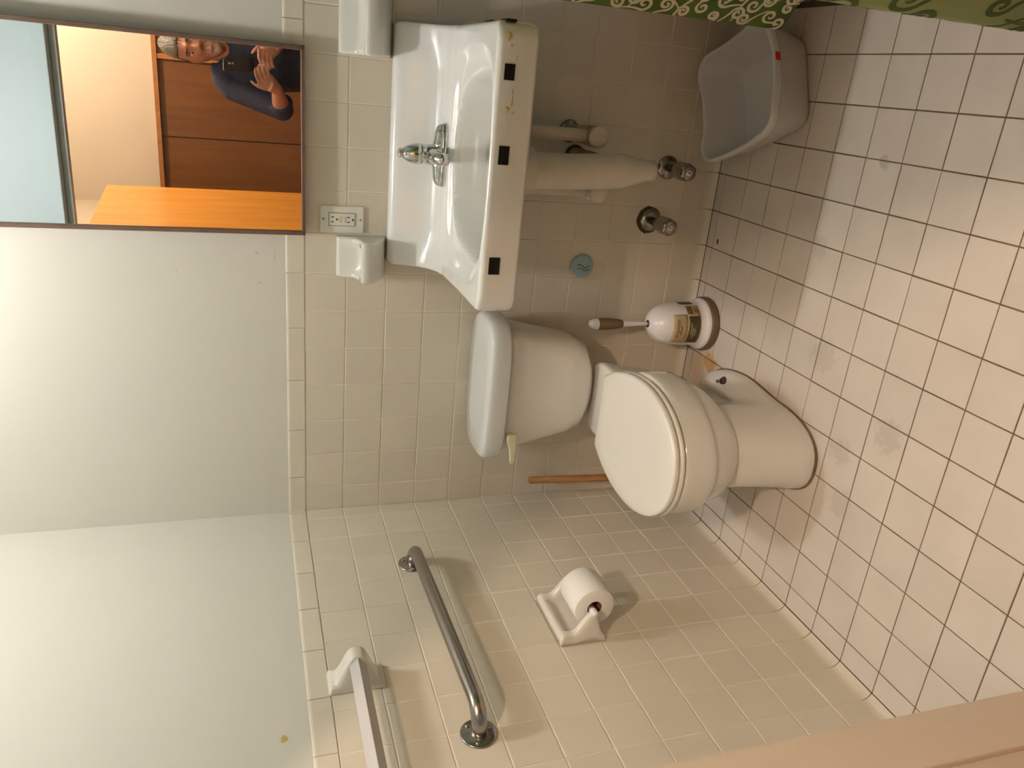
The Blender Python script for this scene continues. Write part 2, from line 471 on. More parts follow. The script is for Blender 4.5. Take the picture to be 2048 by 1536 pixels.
# ------------------------------------------------------------------ lamps
def ceiling_lamp(name, x, y, z, mat, label, spread, n):
    e = empty(name, (x, y, z), label, 'lamp')
    G().lathe([(0.0, 0), (0.11, 0), (0.11, -0.012), (0.085, -0.03), (0.0, -0.03)], 40, Matrix.Translation((x, y, z))).obj('canopy', m_fixture, e)
    for i in range(n):
        px = x + (i - (n-1)/2) * spread
        G().lathe([(0.02, -0.028), (0.02, -0.06), (0.016, -0.065)], 20, Matrix.Translation((px, y, z))).obj('socket', m_fixture, e)
        G().sphere((px, y, z-0.095), 0.032, 20, 12).obj('bulb', mat, e)
ceiling_lamp('ceiling_lamp', 0.88, -0.50, CEIL, m_bulbc, 'two-bulb white ceiling lamp over the toilet and sink', 0.085, 2)
ceiling_lamp('hall_lamp', 1.66, -2.25, 2.72, m_bulbw, 'warm ceiling lamp in the hall behind the doorway', 0.085, 2)

# ------------------------------------------------------------------ mirror
MN = Vector((0.00635724, -0.99989148, -0.01328948)).normalized()
MP = Vector((1.065, -0.030, 1.55))
e = empty('wall_mirror', (1.065, -0.006, 1.2), 'tall framed wall mirror above the sink reflecting a man', 'mirror')
def mpt(x, z, off=0.0):
    # point of the mirror plane above (x, z), moved off towards the room
    y = MP.y - (MN.x*(x-MP.x) + MN.z*(z-MP.z)) / MN.y
    return Vector((x, y, z)) + MN*off
mx0, mx1, mz0, mz1 = 0.8405, 1.2955, 1.2035, 2.05
def mslab(g, x0, x1, z0, z1, o0, o1):
    v = []
    for o in (o0, o1):
        for (x, z) in ((x0, z0), (x1, z0), (x1, z1), (x0, z1)): v.append(mpt(x, z, o))
    return g.add(v, [(0,3,2,1),(4,5,6,7),(0,1,5,4),(1,2,6,5),(2,3,7,6),(3,0,4,7)])
mslab(G(), mx0+0.004, mx1-0.004, mz0+0.004, mz1-0.004, -0.004, 0.0).obj('mirror_glass', m_mirror, e, False)
g = G()
v = [mpt(mx0+.005, mz0+.005, -.004), mpt(mx1-.005, mz0+.005, -.004), mpt(mx1-.005, mz1-.005, -.004), mpt(mx0+.005, mz1-.005, -.004)]
w_ = [Vector((p.x, -0.001, p.z)) for p in v]
g.add(v+w_, [(0,1,2,3),(7,6,5,4),(0,4,5,1),(1,5,6,2),(2,6,7,3),(3,7,4,0)]).obj('backing_board', m_frame, e, False)
fw = 0.0115
for (x0, x1, z0, z1) in ((mx0, mx0+fw, mz0, mz1), (mx1-fw, mx1, mz0, mz1), (mx0, mx1, mz0, mz0+fw*0.8), (mx0, mx1, mz1-fw, mz1)):
    mslab(G(), x0, x1, z0, z1, -0.012, 0.0055).obj('frame_rail', m_frame, e, False, bevel=0.002)

# ------------------------------------------------------------------ sink
SX0, SX1, SD = 0.770, 1.373, 0.500
SXC = (SX0+SX1)/2
e_sink = empty('wall_hung_sink', (SXC, 0, 0.774), 'white enamelled wall-hung sink with black tape squares on its front', 'sink')
zkeys = [(0.0, 0.990), (0.026, 0.989), (0.034, 0.984), (0.042, 0.968), (0.058, 0.918), (0.070, 0.890), (0.084, 0.876), (0.10, 0.870), (0.15, 0.867), (0.3, 0.864), (0.5, 0.864)]
def lerpk(K, x):
    for (a, b), (c, d) in zip(K, K[1:]):
        if x <= c:
            t = (x-a)/(c-a); return b+(d-b)*t
    return K[-1][1]
ekeys = [(0.0, 0.990), (0.024, 0.988), (0.034, 0.978), (0.046, 0.945), (0.062, 0.915), (0.085, 0.893), (0.115, 0.878), (0.16, 0.868), (0.3, 0.864), (0.5, 0.864)]
def sink_z(x, d):
    hw = (SX1-SX0)/2
    ed = hw - abs(x-SXC)
    kk = sstep(0.0, 0.11, ed)
    z = lerpk(zkeys, d)*kk + lerpk(ekeys, d)*(1-kk)
    # dished deck
    a, b, n = 0.262, 0.170, 3.4
    cy = 0.325
    r = (abs((x-SXC)/a)**n + abs((d-cy)/b)**n)**(1/n)
    z -= 0.012*(1-sstep(0.86, 1.02, r))
    a, b = 0.200, 0.146; cy = 0.316
    wob = 1 + 0.17*(d-cy)/b
    r = (abs((x-SXC)/(a*wob))**3.6 + abs((d-cy)/b)**3.6)**(1/3.6)
    drop = max(0.0, min(0.150, 0.852-(0.790-0.355*(0.5-d))))
    z -= drop*(1-sstep(0.87, 1.0, r))
    # rounded outer edges
    R = 0.012
    for q in (ed, SD-d):
        if q < R: z -= R - math.sqrt(max(0, R*R-(R-q)**2))
    return z
def dens(n, k=0.012):
    a = [i/n for i in range(n+1)]; return a
xl = sorted(set([0, .002, .005, .009, .013, .018] + [0.018+0.964*i/120 for i in range(121)] + [1, .998, .995, .991, .987]))
dl = sorted(set([0, .01, .02, .026, .03, .034, .038, .042, .05, .058, .064, .07, .077, .084, .092, .10, .11] + [0.12+0.36*i/60 for i in range(61)] + [0.158+0.0035*i for i in range(12)] + [.485, .488, .491, .494, .497, .499, .5]))
P = []; Q = []
for d in dl:
    q = SD-d; R = 0.035
    inset = (R - math.sqrt(max(0, R*R-(R-q)**2))) if q < R else 0
    row = []; rowb = []
    for u in xl:
        x0, x1 = SX0+inset, SX1-inset
        x = x0+(x1-x0)*u
        xx = SX0+(SX1-SX0)*u
        z = sink_z(xx, d)
        row.append(Vector((x, -d-0.0008, z)))
        zb = min(0.786, z-0.006)
        rowb.append(Vector((SXC+(x-SXC)*0.985, -d*0.985-0.0008, zb)))
    P.append(row); Q.append(rowb)
g = G(); g.grid(P)
g.grid([r for r in reversed(Q)])
def rim(seq, seqb):
    K = [(0, 0), (0.35, 0.0), (0.75, 0.0), (0.88, 0.18), (0.96, 0.5), (1.0, 1.0)]
    rows = []
    for (t, inn) in K:
        rows.append([a.lerp(Vector((b.x, b.y, b.z)), 0) + Vector(((b.x-a.x)*inn, (b.y-a.y)*inn, (b.z-0.012-a.z)*t if t < 1 else b.z-a.z)) for a, b in zip(seq, seqb)])
    g.grid(rows)
rim(P[-1], Q[-1]); rim([r[0] for r in P], [r[0] for r in Q]); rim([r[-1] for r in P], [r[-1] for r in Q]); rim(P[0], Q[0])
o = g.obj('basin', m_sink, e_sink)
import bmesh
bm = bmesh.new(); bm.from_mesh(o.data); bmesh.ops.remove_doubles(bm, verts=bm.verts, dist=0.0004)
bmesh.ops.recalc_face_normals(bm, faces=bm.faces); bm.to_mesh(o.data); bm.free()
o.data.shade_smooth()
G().lathe([(0, 0.004), (0.012, 0.004), (0.021, 0.002), (0.022, 0)], 24, Matrix.Translation((SXC, -0.27, 0.7125)) @ Matrix.Rotation(0.34, 4, 'X')).obj('drain_ring', m_chrome, e_sink)
# tape squares on the front and right faces, and old glue
def tapes(x, z, w, h): G().box(x-w/2, x+w/2, -SD-0.0035, -SD-0.0005, z-h/2, z+h/2).obj('tape_square', m_tape, e_sink, False, bevel=0.0008)
tapes(1.2777, 0.836, 0.031, 0.022); tapes(1.1156, 0.8335, 0.038, 0.023); tapes(0.8808, 0.834, 0.038, 0.025)
for (y, z) in ((-0.37, 0.852), (-0.465, 0.846)):
    G().box(SX1-0.002, SX1+0.0032, y-0.022, y+0.022, z-0.022, z).obj('tape_square', m_tape, e_sink, False, bevel=0.0008)
def blob(cx, cz, rx, rz, seed):
    rnd = random.Random(seed); n = 14; ring = []; ring2 = []
    for j in range(n):
        a = 2*PI*j/n; k = rnd.uniform(0.6, 1.15)
        ring.append((cx+rx*k*math.cos(a), -SD-0.0006, cz+rz*k*math.sin(a)))
        ring2.append((cx+rx*k*.8*math.cos(a), -SD-0.0016, cz+rz*k*.8*math.sin(a)))
    G().loft([ring, ring2], False, True).obj('glue_residue', m_glue, e_sink)
blob(1.207, 0.834, 0.007, 0.006, 1); blob(1.222, 0.826, 0.012, 0.003, 2); blob(1.240, 0.8265, 0.007, 0.002, 3)
blob(1.345, 0.842, 0.010, 0.008, 4); blob(1.327, 0.836, 0.004, 0.002, 5); blob(1.305, 0.823, 0.007, 0.002, 6); blob(1.20, 0.822, 0.002, 0.006, 8)

# ------------------------------------------------------------------ faucet
FX, FY, FZ = 1.072, -0.122, 0.8685
e = empty('faucet', (FX, FY, FZ), 'chrome single-handle faucet on the white sink', 'faucet')
rings = []
for (k, z) in ((1.0, 0.0), (1.0, 0.006), (0.985, 0.010), (0.95, 0.013)):
    rings.append([(FX+0.078*k*(math.copysign(abs(math.cos(t))**0.75, math.cos(t))), FY+0.026*k*(math.copysign(abs(math.sin(t))**0.8, math.sin(t))), FZ-0.001+z) for t in [2*PI*j/40 for j in range(40)]])
G().loft(rings).obj('base_plate', m_chrome, e)
g = G()
for sgn in (-1, 1):
    prof = [(0.0745, 0.006, 0.010), (0.068, 0.014, 0.016), (0.056, 0.018, 0.0195), (0.042, 0.019, 0.021), (0.028, 0.022, 0.0235), (0.012, 0.027, 0.026)]
    rr = []
    for (dx, h, wd) in prof:
        rr.append([(FX+sgn*dx, FY+wd*math.cos(PI*j/10), FZ+0.011+h*0.95*math.sin(PI*j/10)) for j in range(11)])
    g.loft(rr, True, True)
g.obj('shoulder', m_chrome, e)
g = G().lathe([(0.030, 0.010), (0.027, 0.028), (0.0235, 0.048), (0.0225, 0.056), (0.0245, 0.058), (0.0245, 0.061), (0.022, 0.063)], 32, Matrix.Translation((FX, FY, FZ)))
g.obj('body', m_chrome, e)
g = G().lathe([(0.0235, 0.062), (0.0255, 0.066), (0.0245, 0.078), (0.020, 0.094), (0.014, 0.104), (0.010, 0.108)], 32, Matrix.Translation((FX, FY, FZ)))
h = g.obj('handle', m_chrome, e)
G().lathe([(0.010, 0.107), (0.0115, 0.110), (0.0115, 0.115), (0.008, 0.118), (0.0, 0.118)], 8, Matrix.Translation((FX, FY, FZ))).obj('handle_tip', m_chrome, h, False)
G().tube([(FX, FY-0.012, FZ+0.034), (FX, FY-0.04, FZ+0.037), (FX, FY-0.07, FZ+0.036), (FX, FY-0.098, FZ+0.030), (FX, FY-0.108, FZ+0.018)], [0.019, 0.0175, 0.0165, 0.0155, 0.0135], 20).obj('spout', m_chrome, e)

# ------------------------------------------------------------------ under-sink plumbing
e = empty('drain_pipe', (1.062, -0.20, 0.30), 'fat white wrapped drain pipe hanging under the sink', 'pipe')
def lat(prof, x, y, name, mat, par, n=28): return G().lathe(prof, n, Matrix.Translation((x, y, 0))).obj(name, mat, par)
o = G().tube([(1.057, -0.21, 0.774), (1.058, -0.21, 0.655), (1.060, -0.208, 0.56), (1.066, -0.203, 0.46), (1.070, -0.2, 0.41), (1.073, -0.2, 0.352), (1.074, -0.2, 0.343), (1.075, -0.2, 0.322), (1.075, -0.2, 0.318)],
         [0.046, 0.046, 0.045, 0.045, 0.044, 0.029, 0.027, 0.027, 0.022], 28).obj('pipe_wrap', m_pipe, e)
lat([(0.050, 0.665), (0.058, 0.668), (0.062, 0.70), (0.062, 0.774)], 1.057, -0.21, 'collar', m_pipe, e)
G().tube([(1.075, -0.19, 0.45), (1.080, -0.11, 0.462), (1.082, -0.04, 0.466), (1.082, -0.004, 0.466)], [0.026, 0.026, 0.025, 0.025], 24).obj('trap_arm', m_pipestain, e)
G().tube([(1.082, -0.008, 0.466), (1.082, -0.001, 0.466)], [0.030, 0.031], 28).obj('wall_flange', m_rusty, e)
for (px, pz, cap, lab) in ((1.146, 0.470, m_pipestain, 'white supply pipe with brown-stained wrap, right of the drain pipe'), (1.004, 0.448, m_pipe, 'clean white supply pipe just left of the drain pipe')):
    e = empty('supply_pipe', (px, -0.12, pz), lab, 'pipe', 'supply pipes under the sink')
    G().tube([(px, -0.118, 0.775), (px, -0.118, 0.62), (px, -0.118, pz+0.01)], [0.0165, 0.0165, 0.017], 20).obj('riser', m_pipe, e)
    o = G().tube([(px, -0.001, pz+0.006), (px, -0.06, pz+0.004), (px, -0.10, pz), (px, -0.138, pz-0.006)], [0.022, 0.024, 0.027, 0.029], 24).obj('elbow_wrap', cap, e)
    G().tube([(px, -0.137, pz-0.006), (px, -0.146, pz-0.008), (px, -0.149, pz-0.008)], [0.0285, 0.0275, 0.021], 24).obj('end_cap', m_pipe, o)
    G().tube([(px+0.002, -0.0005, pz+0.02), (px+0.002, -0.008, pz+0.02)], [0.031, 0.027], 28).obj('wall_flange', m_dullchrome, e)
for (vx, vz, dirty, lab) in ((1.068, 0.167, 0, 'dull chrome valve handle beside the white tub, nearer the floor corner'), (0.913, 0.198, 1, 'dull chrome valve handle with black grime around its wall plate')):
    e = empty('stop_valve', (vx, 0, vz), lab, 'valve', 'stop valves low on the wall')
    T = Matrix.Translation((vx, 0, vz)) @ Matrix.Rotation(PI/2, 4, 'X')
    G().lathe([(0.034, 0.0005), (0.034, 0.004), (0.028, 0.010), (0.016, 0.014), (0.0, 0.014)], 28, T).obj('wall_plate', m_dullchrome, e)
    if dirty:
        r = []; r2 = []
        for j in range(28):
            a = 2*PI*j/28; k = random.uniform(0.0375, 0.0400)*(1.07 if math.sin(a) > 0.1 else 1.0)
            r.append((vx+k*math.cos(a), -0.0004, vz+0.003+k*math.sin(a))); r2.append((vx+k*.95*math.cos(a), -0.0016, vz+0.003+k*.95*math.sin(a)))
        G().loft([r, r2], False, True).obj('grime_ring', m_rusty, e)
    G().lathe([(0.012, 0.012), (0.012, 0.062)], 16, T).obj('stem', m_rusty, e)
    g = G(); rings = []
    for (r, z) in ((0.013, 0.056), (0.022, 0.060), (0.0255, 0.070), (0.0255, 0.112), (0.0235, 0.124), (0.016, 0.128)):
        ring = []
        for j in range(48):
            a = 2*PI*j/48
            k = 1 - (0.13 if 0.060 < z < 0.120 else 0.05)*(0.5-0.5*math.cos(6*a))**1.2
            ring.append((r*k*math.cos(a), r*k*math.sin(a), z))
        rings.append(ring)
    g.loft(rings, True, True, True, T)
    kb = g.obj('knob', m_dullchrome, e)
    G().lathe([(0.010, 0.1275), (0.010, 0.130), (0.006, 0.1315), (0.0, 0.1315)], 20, T).obj('knob_cap', m_chrome, kb)

# ------------------------------------------------------------------ round blue disc on the wall
e = empty('wall_disc', (0.7696, 0, 0.4024), 'small round pale blue disc with wave grooves on the tiles', 'disc')
T = Matrix.Translation((0.7696, 0, 0.4024)) @ Matrix.Rotation(PI/2, 4, 'X')
G().lathe([(0.0345, 0.0005), (0.0345, 0.006), (0.033, 0.009), (0.030, 0.010), (0.0, 0.0095)], 40, T).obj('disc', m_blue, e)
for (oy, a0, a1, amp) in ((-0.002, -0.016, 0.024, 0.005), (0.008, -0.022, 0.020, 0.004)):
    pts = []
    for k in range(17):
        t = k/16; zz = 0.020 - 0.044*t
        pts.append((0.7696-oy-0.002+amp*math.sin(t*2*PI+0.4), -0.0100, 0.4024+zz*0.9))
    G().tube(pts, 0.0011, 8).obj('wave_groove', m_bluedark, e)

# ------------------------------------------------------------------ outlet
OX, OZ = 0.881, 1.1078
e = empty('wall_outlet', (OX, 0, OZ), 'ivory double outlet plate with test buttons beside the mirror corner', 'outlet')
G().box(OX-0.0348, OX+0.0348, -0.0055, -0.0003, OZ-0.0565, OZ+0.0565).obj('cover_plate', m_plate, e, False, bevel=0.002)
G().box(OX-0.0165, OX+0.0165, -0.0080, -0.004, OZ-0.0335, OZ+0.0335).obj('receptacle', m_outlet, e, False, bevel=0.0015)
G().box(OX-0.0175, OX+0.0175, -0.0059, -0.0050, OZ-0.0345, OZ+0.0345).obj('reveal_line', m_slot, e, False)
for s_ in (0, 1):
    zc = OZ+0.0205 if s_ == 0 else OZ-0.021
    for dx in (-0.0063, 0.0063): G().box(OX+dx-0.0012, OX+dx+0.0012, -0.0084, -0.0079, zc+0.001, zc+0.0085).obj('slot', m_slot, e, False)
    G().lathe([(0.0026, 0), (0.0026, 0.0005)], 14, Matrix.Translation((OX, -0.0079, zc-0.007)) @ Matrix.Rotation(PI/2, 4, 'X')).obj('ground_hole', m_slot, e, False)
G().box(OX-0.0078, OX+0.0078, -0.0096, -0.0078, OZ+0.001, OZ+0.0075).obj('test_button', M('button_yellow', (0.66, 0.58, 0.34), 0.4), e, False, bevel=0.0006)
G().box(OX-0.0078, OX+0.0078, -0.0096, -0.0078, OZ-0.0078, OZ-0.0013).obj('reset_button', m_outlet, e, False, bevel=0.0006)
for dz in (-0.048, 0.048): G().lathe([(0.003, 0), (0.0025, 0.0012), (0, 0.0012)], 12, Matrix.Translation((OX, -0.0054, OZ+dz)) @ Matrix.Rotation(PI/2, 4, 'X')).obj('screw', m_dullchrome, e)

# ------------------------------------------------------------------ soap dishes
def soap_dish(x0, x1, z0, z1, depth, lip0, lip1, mat, label, scoop):
    cx = (x0+x1)/2; hw = (x1-x0)/2
    e = empty('soap_dish', (cx, 0, z0), label, 'soap dish', 'ceramic soap dishes on the wall')
    nu, nv = 26, 22
    # profile from the top at the wall, down the dished face, over the lip, under to the wall
    def prof(u):
        c = 1 - abs(u)**3.2
        d = depth
        sc = scoop * max(0, 1-abs(u/0.80)**4)
        P = [(-0.001, z1), (0.012, z1), (0.016, z1-0.004), (0.020, z1-0.012), (0.026, lip1+0.020-sc*0.3), (0.038, lip1+0.010-sc*0.7),
             (0.055, lip1+0.004-sc), (0.072, lip1-sc*0.9), (d-0.020, lip1-0.001-sc*0.5), (d-0.012, lip1+0.001), (d-0.006, lip1+0.001), (d-0.001, lip1-0.004), (d, lip1-0.010),
             (d, lip0+0.006), (d-0.004, lip0), (d-0.012, lip0-0.006), (0.05, z0+0.018), (0.02, z0+0.004), (0.008, z0), (-0.001, z0)]
        return P
    rows = []
    us = [-1, -0.985, -0.95, -0.90, -0.84, -0.78, -0.7, -0.55, -0.35, 0, 0.35, 0.55, 0.7, 0.78, 0.84, 0.90, 0.95, 0.985, 1]
    zc = (z0+z1)/2
    for u in us:
        r = 0.006; q = (1-abs(u))*hw
        k = (r - math.sqrt(max(0, r*r-(r-q)**2)))/r if q < r else 0
        rows.append([(cx+u*hw, -(max(y-0.006*k, y*0.85) if y > 0 else y), z+(0.005*k if z < zc else -0.005*k)) for y, z in prof(u)])
    G().loft(rows, True, True).obj('dish', mat, e)
    return e, cx, hw
e, cx, hw = soap_dish(0.728, 0.838, 0.992, 1.122, 0.096, 1.036, 1.066, m_dishwhite, 'small glazed soap dish below the outlet, left end of the sink', 0.022)
for u in (-0.80, 0.80):
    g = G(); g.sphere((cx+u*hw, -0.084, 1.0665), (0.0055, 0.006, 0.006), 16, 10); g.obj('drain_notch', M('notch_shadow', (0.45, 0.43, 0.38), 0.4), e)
e, cx, hw = soap_dish(1.286, 1.440, 0.993, 1.122, 0.082, 1.026, 1.066, m_dishwhite, 'wide glazed soap dish right of the mirror, partly cut off', 0.010)

# ------------------------------------------------------------------ grab bar
e = empty('grab_bar', (0.0, -0.635, 0.93), 'brushed steel grab bar screwed to the left wall', 'grab bar')
A = Vector((0, -0.3265, 0.941)); B = Vector((0, -0.9428, 0.9215)); so = 0.060
d = (B-A).normalized(); R = 0.045
pts = [A + Vector((0.003, 0, 0)), A + Vector((so-R, 0, 0))]
for k in range(1, 9):
    a = k/8*PI/2; pts.append(A + Vector((so-R+R*math.sin(a), 0, 0)) + d*(R-R*math.cos(a)))
for k in range(0, 9):
    a = k/8*PI/2; pts.append(B + Vector((so-R+R*math.cos(a), 0, 0)) - d*(R-R*math.sin(a)))
pts += [B + Vector((0.003, 0, 0))]
G().tube(pts, 0.0165, 24).obj('bar', m_steel, e)
for Pn, a0 in ((A, 0.4), (B, 0.2)):
    T = Matrix.Translation(Pn) @ Matrix.Rotation(PI/2, 4, 'Y')
    fl_ = G().lathe([(0.039, 0.0003), (0.039, 0.0028), (0.037, 0.004), (0.0, 0.0042)], 40, T).obj('flange', m_steel, e)
    for k in range(3):
        a = a0 + k*2*PI/3
        G().lathe([(0.0048, 0), (0.004, 0.0022), (0.0, 0.0026)], 12, T @ Matrix.Translation((0.029*math.cos(a), 0.029*math.sin(a), 0.0038))).obj('screw', m_dullchrome, fl_)

# ------------------------------------------------------------------ toilet roll and its holder
TPY0, TPY1, TPZ0, TPZ1 = -0.728, -0.547, 0.535, 0.656
e = empty('toilet_roll_holder', (0, (TPY0+TPY1)/2, TPZ0), 'almond ceramic toilet roll holder on the left wall', 'roll holder')
ny, nz = 46, 30
AX, AZ = 0.078, 0.572
def tp_h(y, z):
    u = (y-TPY0)/(TPY1-TPY0); w = (z-TPZ0)/(TPZ1-TPZ0)
    h = 0.013
    ed = min(u, 1-u)*(TPY1-TPY0); ez = min(w, 1-w)*(TPZ1-TPZ0)
    # upper shelf edge
    h += 0.013*sstep(0.66, 0.92, w)
    # two horns
    for uc in (0.075, 0.925):
        du = abs(u-uc)*(TPY1-TPY0); dz = z-AZ
        s_ = 0.040 if dz > 0 else 0.018
        k = math.exp(-(dz/s_)**2 * 1.0) * (1-sstep(0.006, 0.019, du))
        h += 0.070*k
    for q in (ed, ez):
        if q < 0.008: h -= 0.010*(1-math.sqrt(max(0, 1-(1-q/0.008)**2)))
    return h
rows = []
uu = [0, .008, .02, .035, .05, .065, .08, .095, .11, .125, .14, .155, .175, .2, .24, .3, .4, .5, .6, .7, .76, .8, .825, .845, .86, .875, .89, .905, .92, .935, .95, .965, .98, .992, 1]
for u in uu:
    y = TPY0+(TPY1-TPY0)*u
    rows.append([(tp_h(y, TPZ0+(TPZ1-TPZ0)*k/nz), y, TPZ0+(TPZ1-TPZ0)*k/nz) for k in range(nz+1)])
g = G(); g.grid(rows)
g.grid([[(0.0005, p[1], p[2]) for p in r] for r in reversed(rows)])
for seq in (rows[0], rows[-1], [r[0] for r in rows], [r[-1] for r in rows]):
    g.grid([seq, [(0.0005, p[1], p[2]) for p in seq]])
o = g.obj('bracket', m_almond, e)
bm = bmesh.new(); bm.from_mesh(o.data); bmesh.ops.remove_doubles(bm, verts=bm.verts, dist=0.0003)
bmesh.ops.recalc_face_normals(bm, faces=bm.faces); bm.to_mesh(o.data); bm.free(); o.data.shade_smooth()
TY = Matrix.Translation((AX, 0, AZ)) @ Matrix.Rotation(PI/2, 4, 'X')
prof = [(0.006, 0.556), (0.0085, 0.565), (0.0085, 0.706)]
for k in range(5): prof += [(0.0095, 0.706+k*0.003), (0.0080, 0.7075+k*0.003)]
G().lathe(prof+[(0.006, 0.724)], 20, TY).obj('spring_roller', m_whiteplast, e)
e = empty('toilet_roll', (AX-0.006, -0.65, AZ-0.05), 'white toilet paper roll on the almond ceramic holder', 'toilet roll')
TR = Matrix.Translation((AX+0.001, 0, AZ-0.008)) @ Matrix.Rotation(PI/2, 4, 'X')
RR = 0.052; R0 = 0.019
G().lathe([(R0, 0.600), (RR-0.001, 0.600), (RR, 0.601), (RR, 0.697), (RR-0.001, 0.698), (R0, 0.698)], 64, TR, False, False).obj('paper', m_paper, e)
G().lathe([(R0, 0.6005), (R0, 0.6975), (R0-0.0008, 0.6975), (R0-0.0008, 0.6005), (R0, 0.6005)], 40, TR, False, False).obj('core', m_card, e)

# ------------------------------------------------------------------ towel bar
def towel_post(yc):
    g = G(); rows = []
    y0, y1, z0, z1 = yc-0.036, yc+0.036, 1.084, 1.208
    for i in range(25):
        u = i/24; r = []
        for k in range(33):
            w = k/32
            y = y0+(y1-y0)*u; z = z0+(z1-z0)*w
            du = abs(u-0.5)*2; dz = (w-0.5)*(z1-z0)
            h = 0.012 + 0.066*math.exp(-(abs(dz)/0.034)**3.0)*(1-sstep(0.50, 0.90, du))
            ed = min(u, 1-u)*(y1-y0); ez = min(w, 1-w)*(z1-z0)
            for q in (ed, ez):
                if q < 0.008: h -= 0.010*(1-math.sqrt(max(0, 1-(1-q/0.008)**2)))
            r.append((max(h, 0.001), y, z))
        rows.append(r)
    g.grid(rows); g.grid([[(0.0004, p[1], p[2]) for p in r] for r in reversed(rows)])
    for seq in (rows[0], rows[-1], [r[0] for r in rows], [r[-1] for r in rows]):
        g.grid([seq, [(0.0004, p[1], p[2]) for p in seq]])
    return g
e = empty('towel_bar', (0, -1.05, 1.146), 'square clear towel bar on ceramic posts above the grab bar', 'towel bar')
for yc in (-0.737, -1.36):
    o = towel_post(yc).obj('post', m_almond, e)
    bm = bmesh.new(); bm.from_mesh(o.data); bmesh.ops.remove_doubles(bm, verts=bm.verts, dist=0.0003)
    bmesh.ops.recalc_face_normals(bm, faces=bm.faces); bm.to_mesh(o.data); bm.free(); o.data.shade_smooth()
o = G().tube([(0.060, -0.745, 1.146), (0.060, -1.355, 1.146)], 0.0185, 4).obj('bar', m_acryl, e, False, bevel=0.0008)

# ------------------------------------------------------------------ toilet
e_t = empty('toilet', (0.43, -0.45, 0), 'off-white two-piece toilet with closed lid', 'toilet')
TT = Matrix.Translation((0.418, 0, 0))
def egg(yc, lf, lb, hw, z, ef=2.0, eb=2.4, n=64, xc=0.0):
    r = []
    for j in range(n):
        t = 2*PI*j/n; c, s_ = math.cos(t), math.sin(t)
        ee = ef if s_ < 0 else eb
        x = hw*math.copysign(abs(c)**(2/ee), c); y = (lf if s_ < 0 else lb)*math.copysign(abs(s_)**(2/ee), s_)
        r.append((xc+x, yc+y, z))
    return r
# bowl + pedestal, one body
def egg2(yc, lf, lb, hw, z, tp, ef=2.4, eb=3.0):
    r = []
    for (x, y, z_) in egg(yc, lf, lb, hw, z, ef, eb):
        t = sstep(-0.02, 0.16, y-yc)
        r.append((x*(1-tp*t), y, z))
    return r
rings = [egg2(-0.50, 0.194, 0.330, 0.108, 0.0005, -0.17), egg2(-0.50, 0.194, 0.330, 0.108, 0.006, -0.17), egg2(-0.50, 0.190, 0.328, 0.107, 0.024, -0.17), egg2(-0.50, 0.187, 0.325, 0.106, 0.036, -0.12),
         egg2(-0.50, 0.184, 0.315, 0.105, 0.043, 0.22), egg2(-0.50, 0.182, 0.30, 0.104, 0.052, 0.47), egg2(-0.50, 0.176, 0.29, 0.103, 0.08, 0.54), egg2(-0.50, 0.169, 0.28, 0.102, 0.12, 0.54),
         egg2(-0.50, 0.161, 0.28, 0.102, 0.17, 0.50), egg2(-0.50, 0.156, 0.28, 0.103, 0.196, 0.42), egg2(-0.495, 0.156, 0.28, 0.105, 0.204, 0.35), egg2(-0.49, 0.166, 0.27, 0.114, 0.209, 0.25),
         egg2(-0.48, 0.186, 0.25, 0.130, 0.220, 0.15, 2.2, 2.6), egg2(-0.475, 0.205, 0.22, 0.147, 0.240, 0.05, 2.1, 2.5), egg(-0.47, 0.220, 0.175, 0.158, 0.264, 2.0, 2.1), egg(-0.47, 0.228, 0.175, 0.164, 0.284, 2.0, 2.1), egg(-0.47, 0.230, 0.175, 0.166, 0.294, 2.0, 2.1),
         egg(-0.47, 0.237, 0.175, 0.174, 0.299, 2.0, 2.0), egg(-0.47, 0.241, 0.175, 0.179, 0.308, 2.0, 2.0), egg(-0.47, 0.242, 0.175, 0.180, 0.322, 2.0, 2.0),
         egg(-0.47, 0.241, 0.175, 0.180, 0.36, 2.0, 2.0), egg(-0.47, 0.240, 0.175, 0.179, 0.376, 2.0, 2.0), egg(-0.47, 0.237, 0.173, 0.176, 0.383, 2.0, 2.0), egg(-0.47, 0.228, 0.166, 0.167, 0.386, 2.0, 2.0)]
o = G().loft(rings, True, True, True, TT).obj('bowl', m_bone, e_t)
for sx in (-1, 1):
    T = TT @ Matrix.Translation((sx*0.088, -0.300, 0.038))
    bl = G().lathe([(0.013, 0), (0.013, 0.003), (0.010, 0.004), (0.009, 0.011), (0.0, 0.011)], 20, T).obj('floor_bolt', m_rusty, e_t)
    G().lathe([(0.0045, 0.010), (0.0045, 0.026), (0.0, 0.027)], 10, T).obj('bolt_stud', m_dullchrome, bl)
# caulk line
rings = []
for (k, z) in ((1.018, 0.0004), (1.014, 0.004), (1.0, 0.007), (0.985, 0.007)):
    rings.append(egg2(-0.50, 0.194*k+random.uniform(0, .001), 0.330*k, 0.108*k, z, -0.17))
G().loft(rings, False, False, True, TT).obj('caulk_line', m_caulk, e_t)
# rear deck between bowl and tank
rings = [sup(0, -0.235, 0.085, 0.075, 0.20, 3), sup(0, -0.235, 0.098, 0.085, 0.27, 3), sup(0, -0.232, 0.105, 0.092, 0.33, 3.2), sup(0, -0.23, 0.112, 0.10, 0.372, 3.5), sup(0, -0.23, 0.110, 0.098, 0.384, 3.5), sup(0, -0.23, 0.104, 0.092, 0.388, 3.5)]
G().loft(rings, True, True, True, TT).obj('deck', m_bone, e_t)
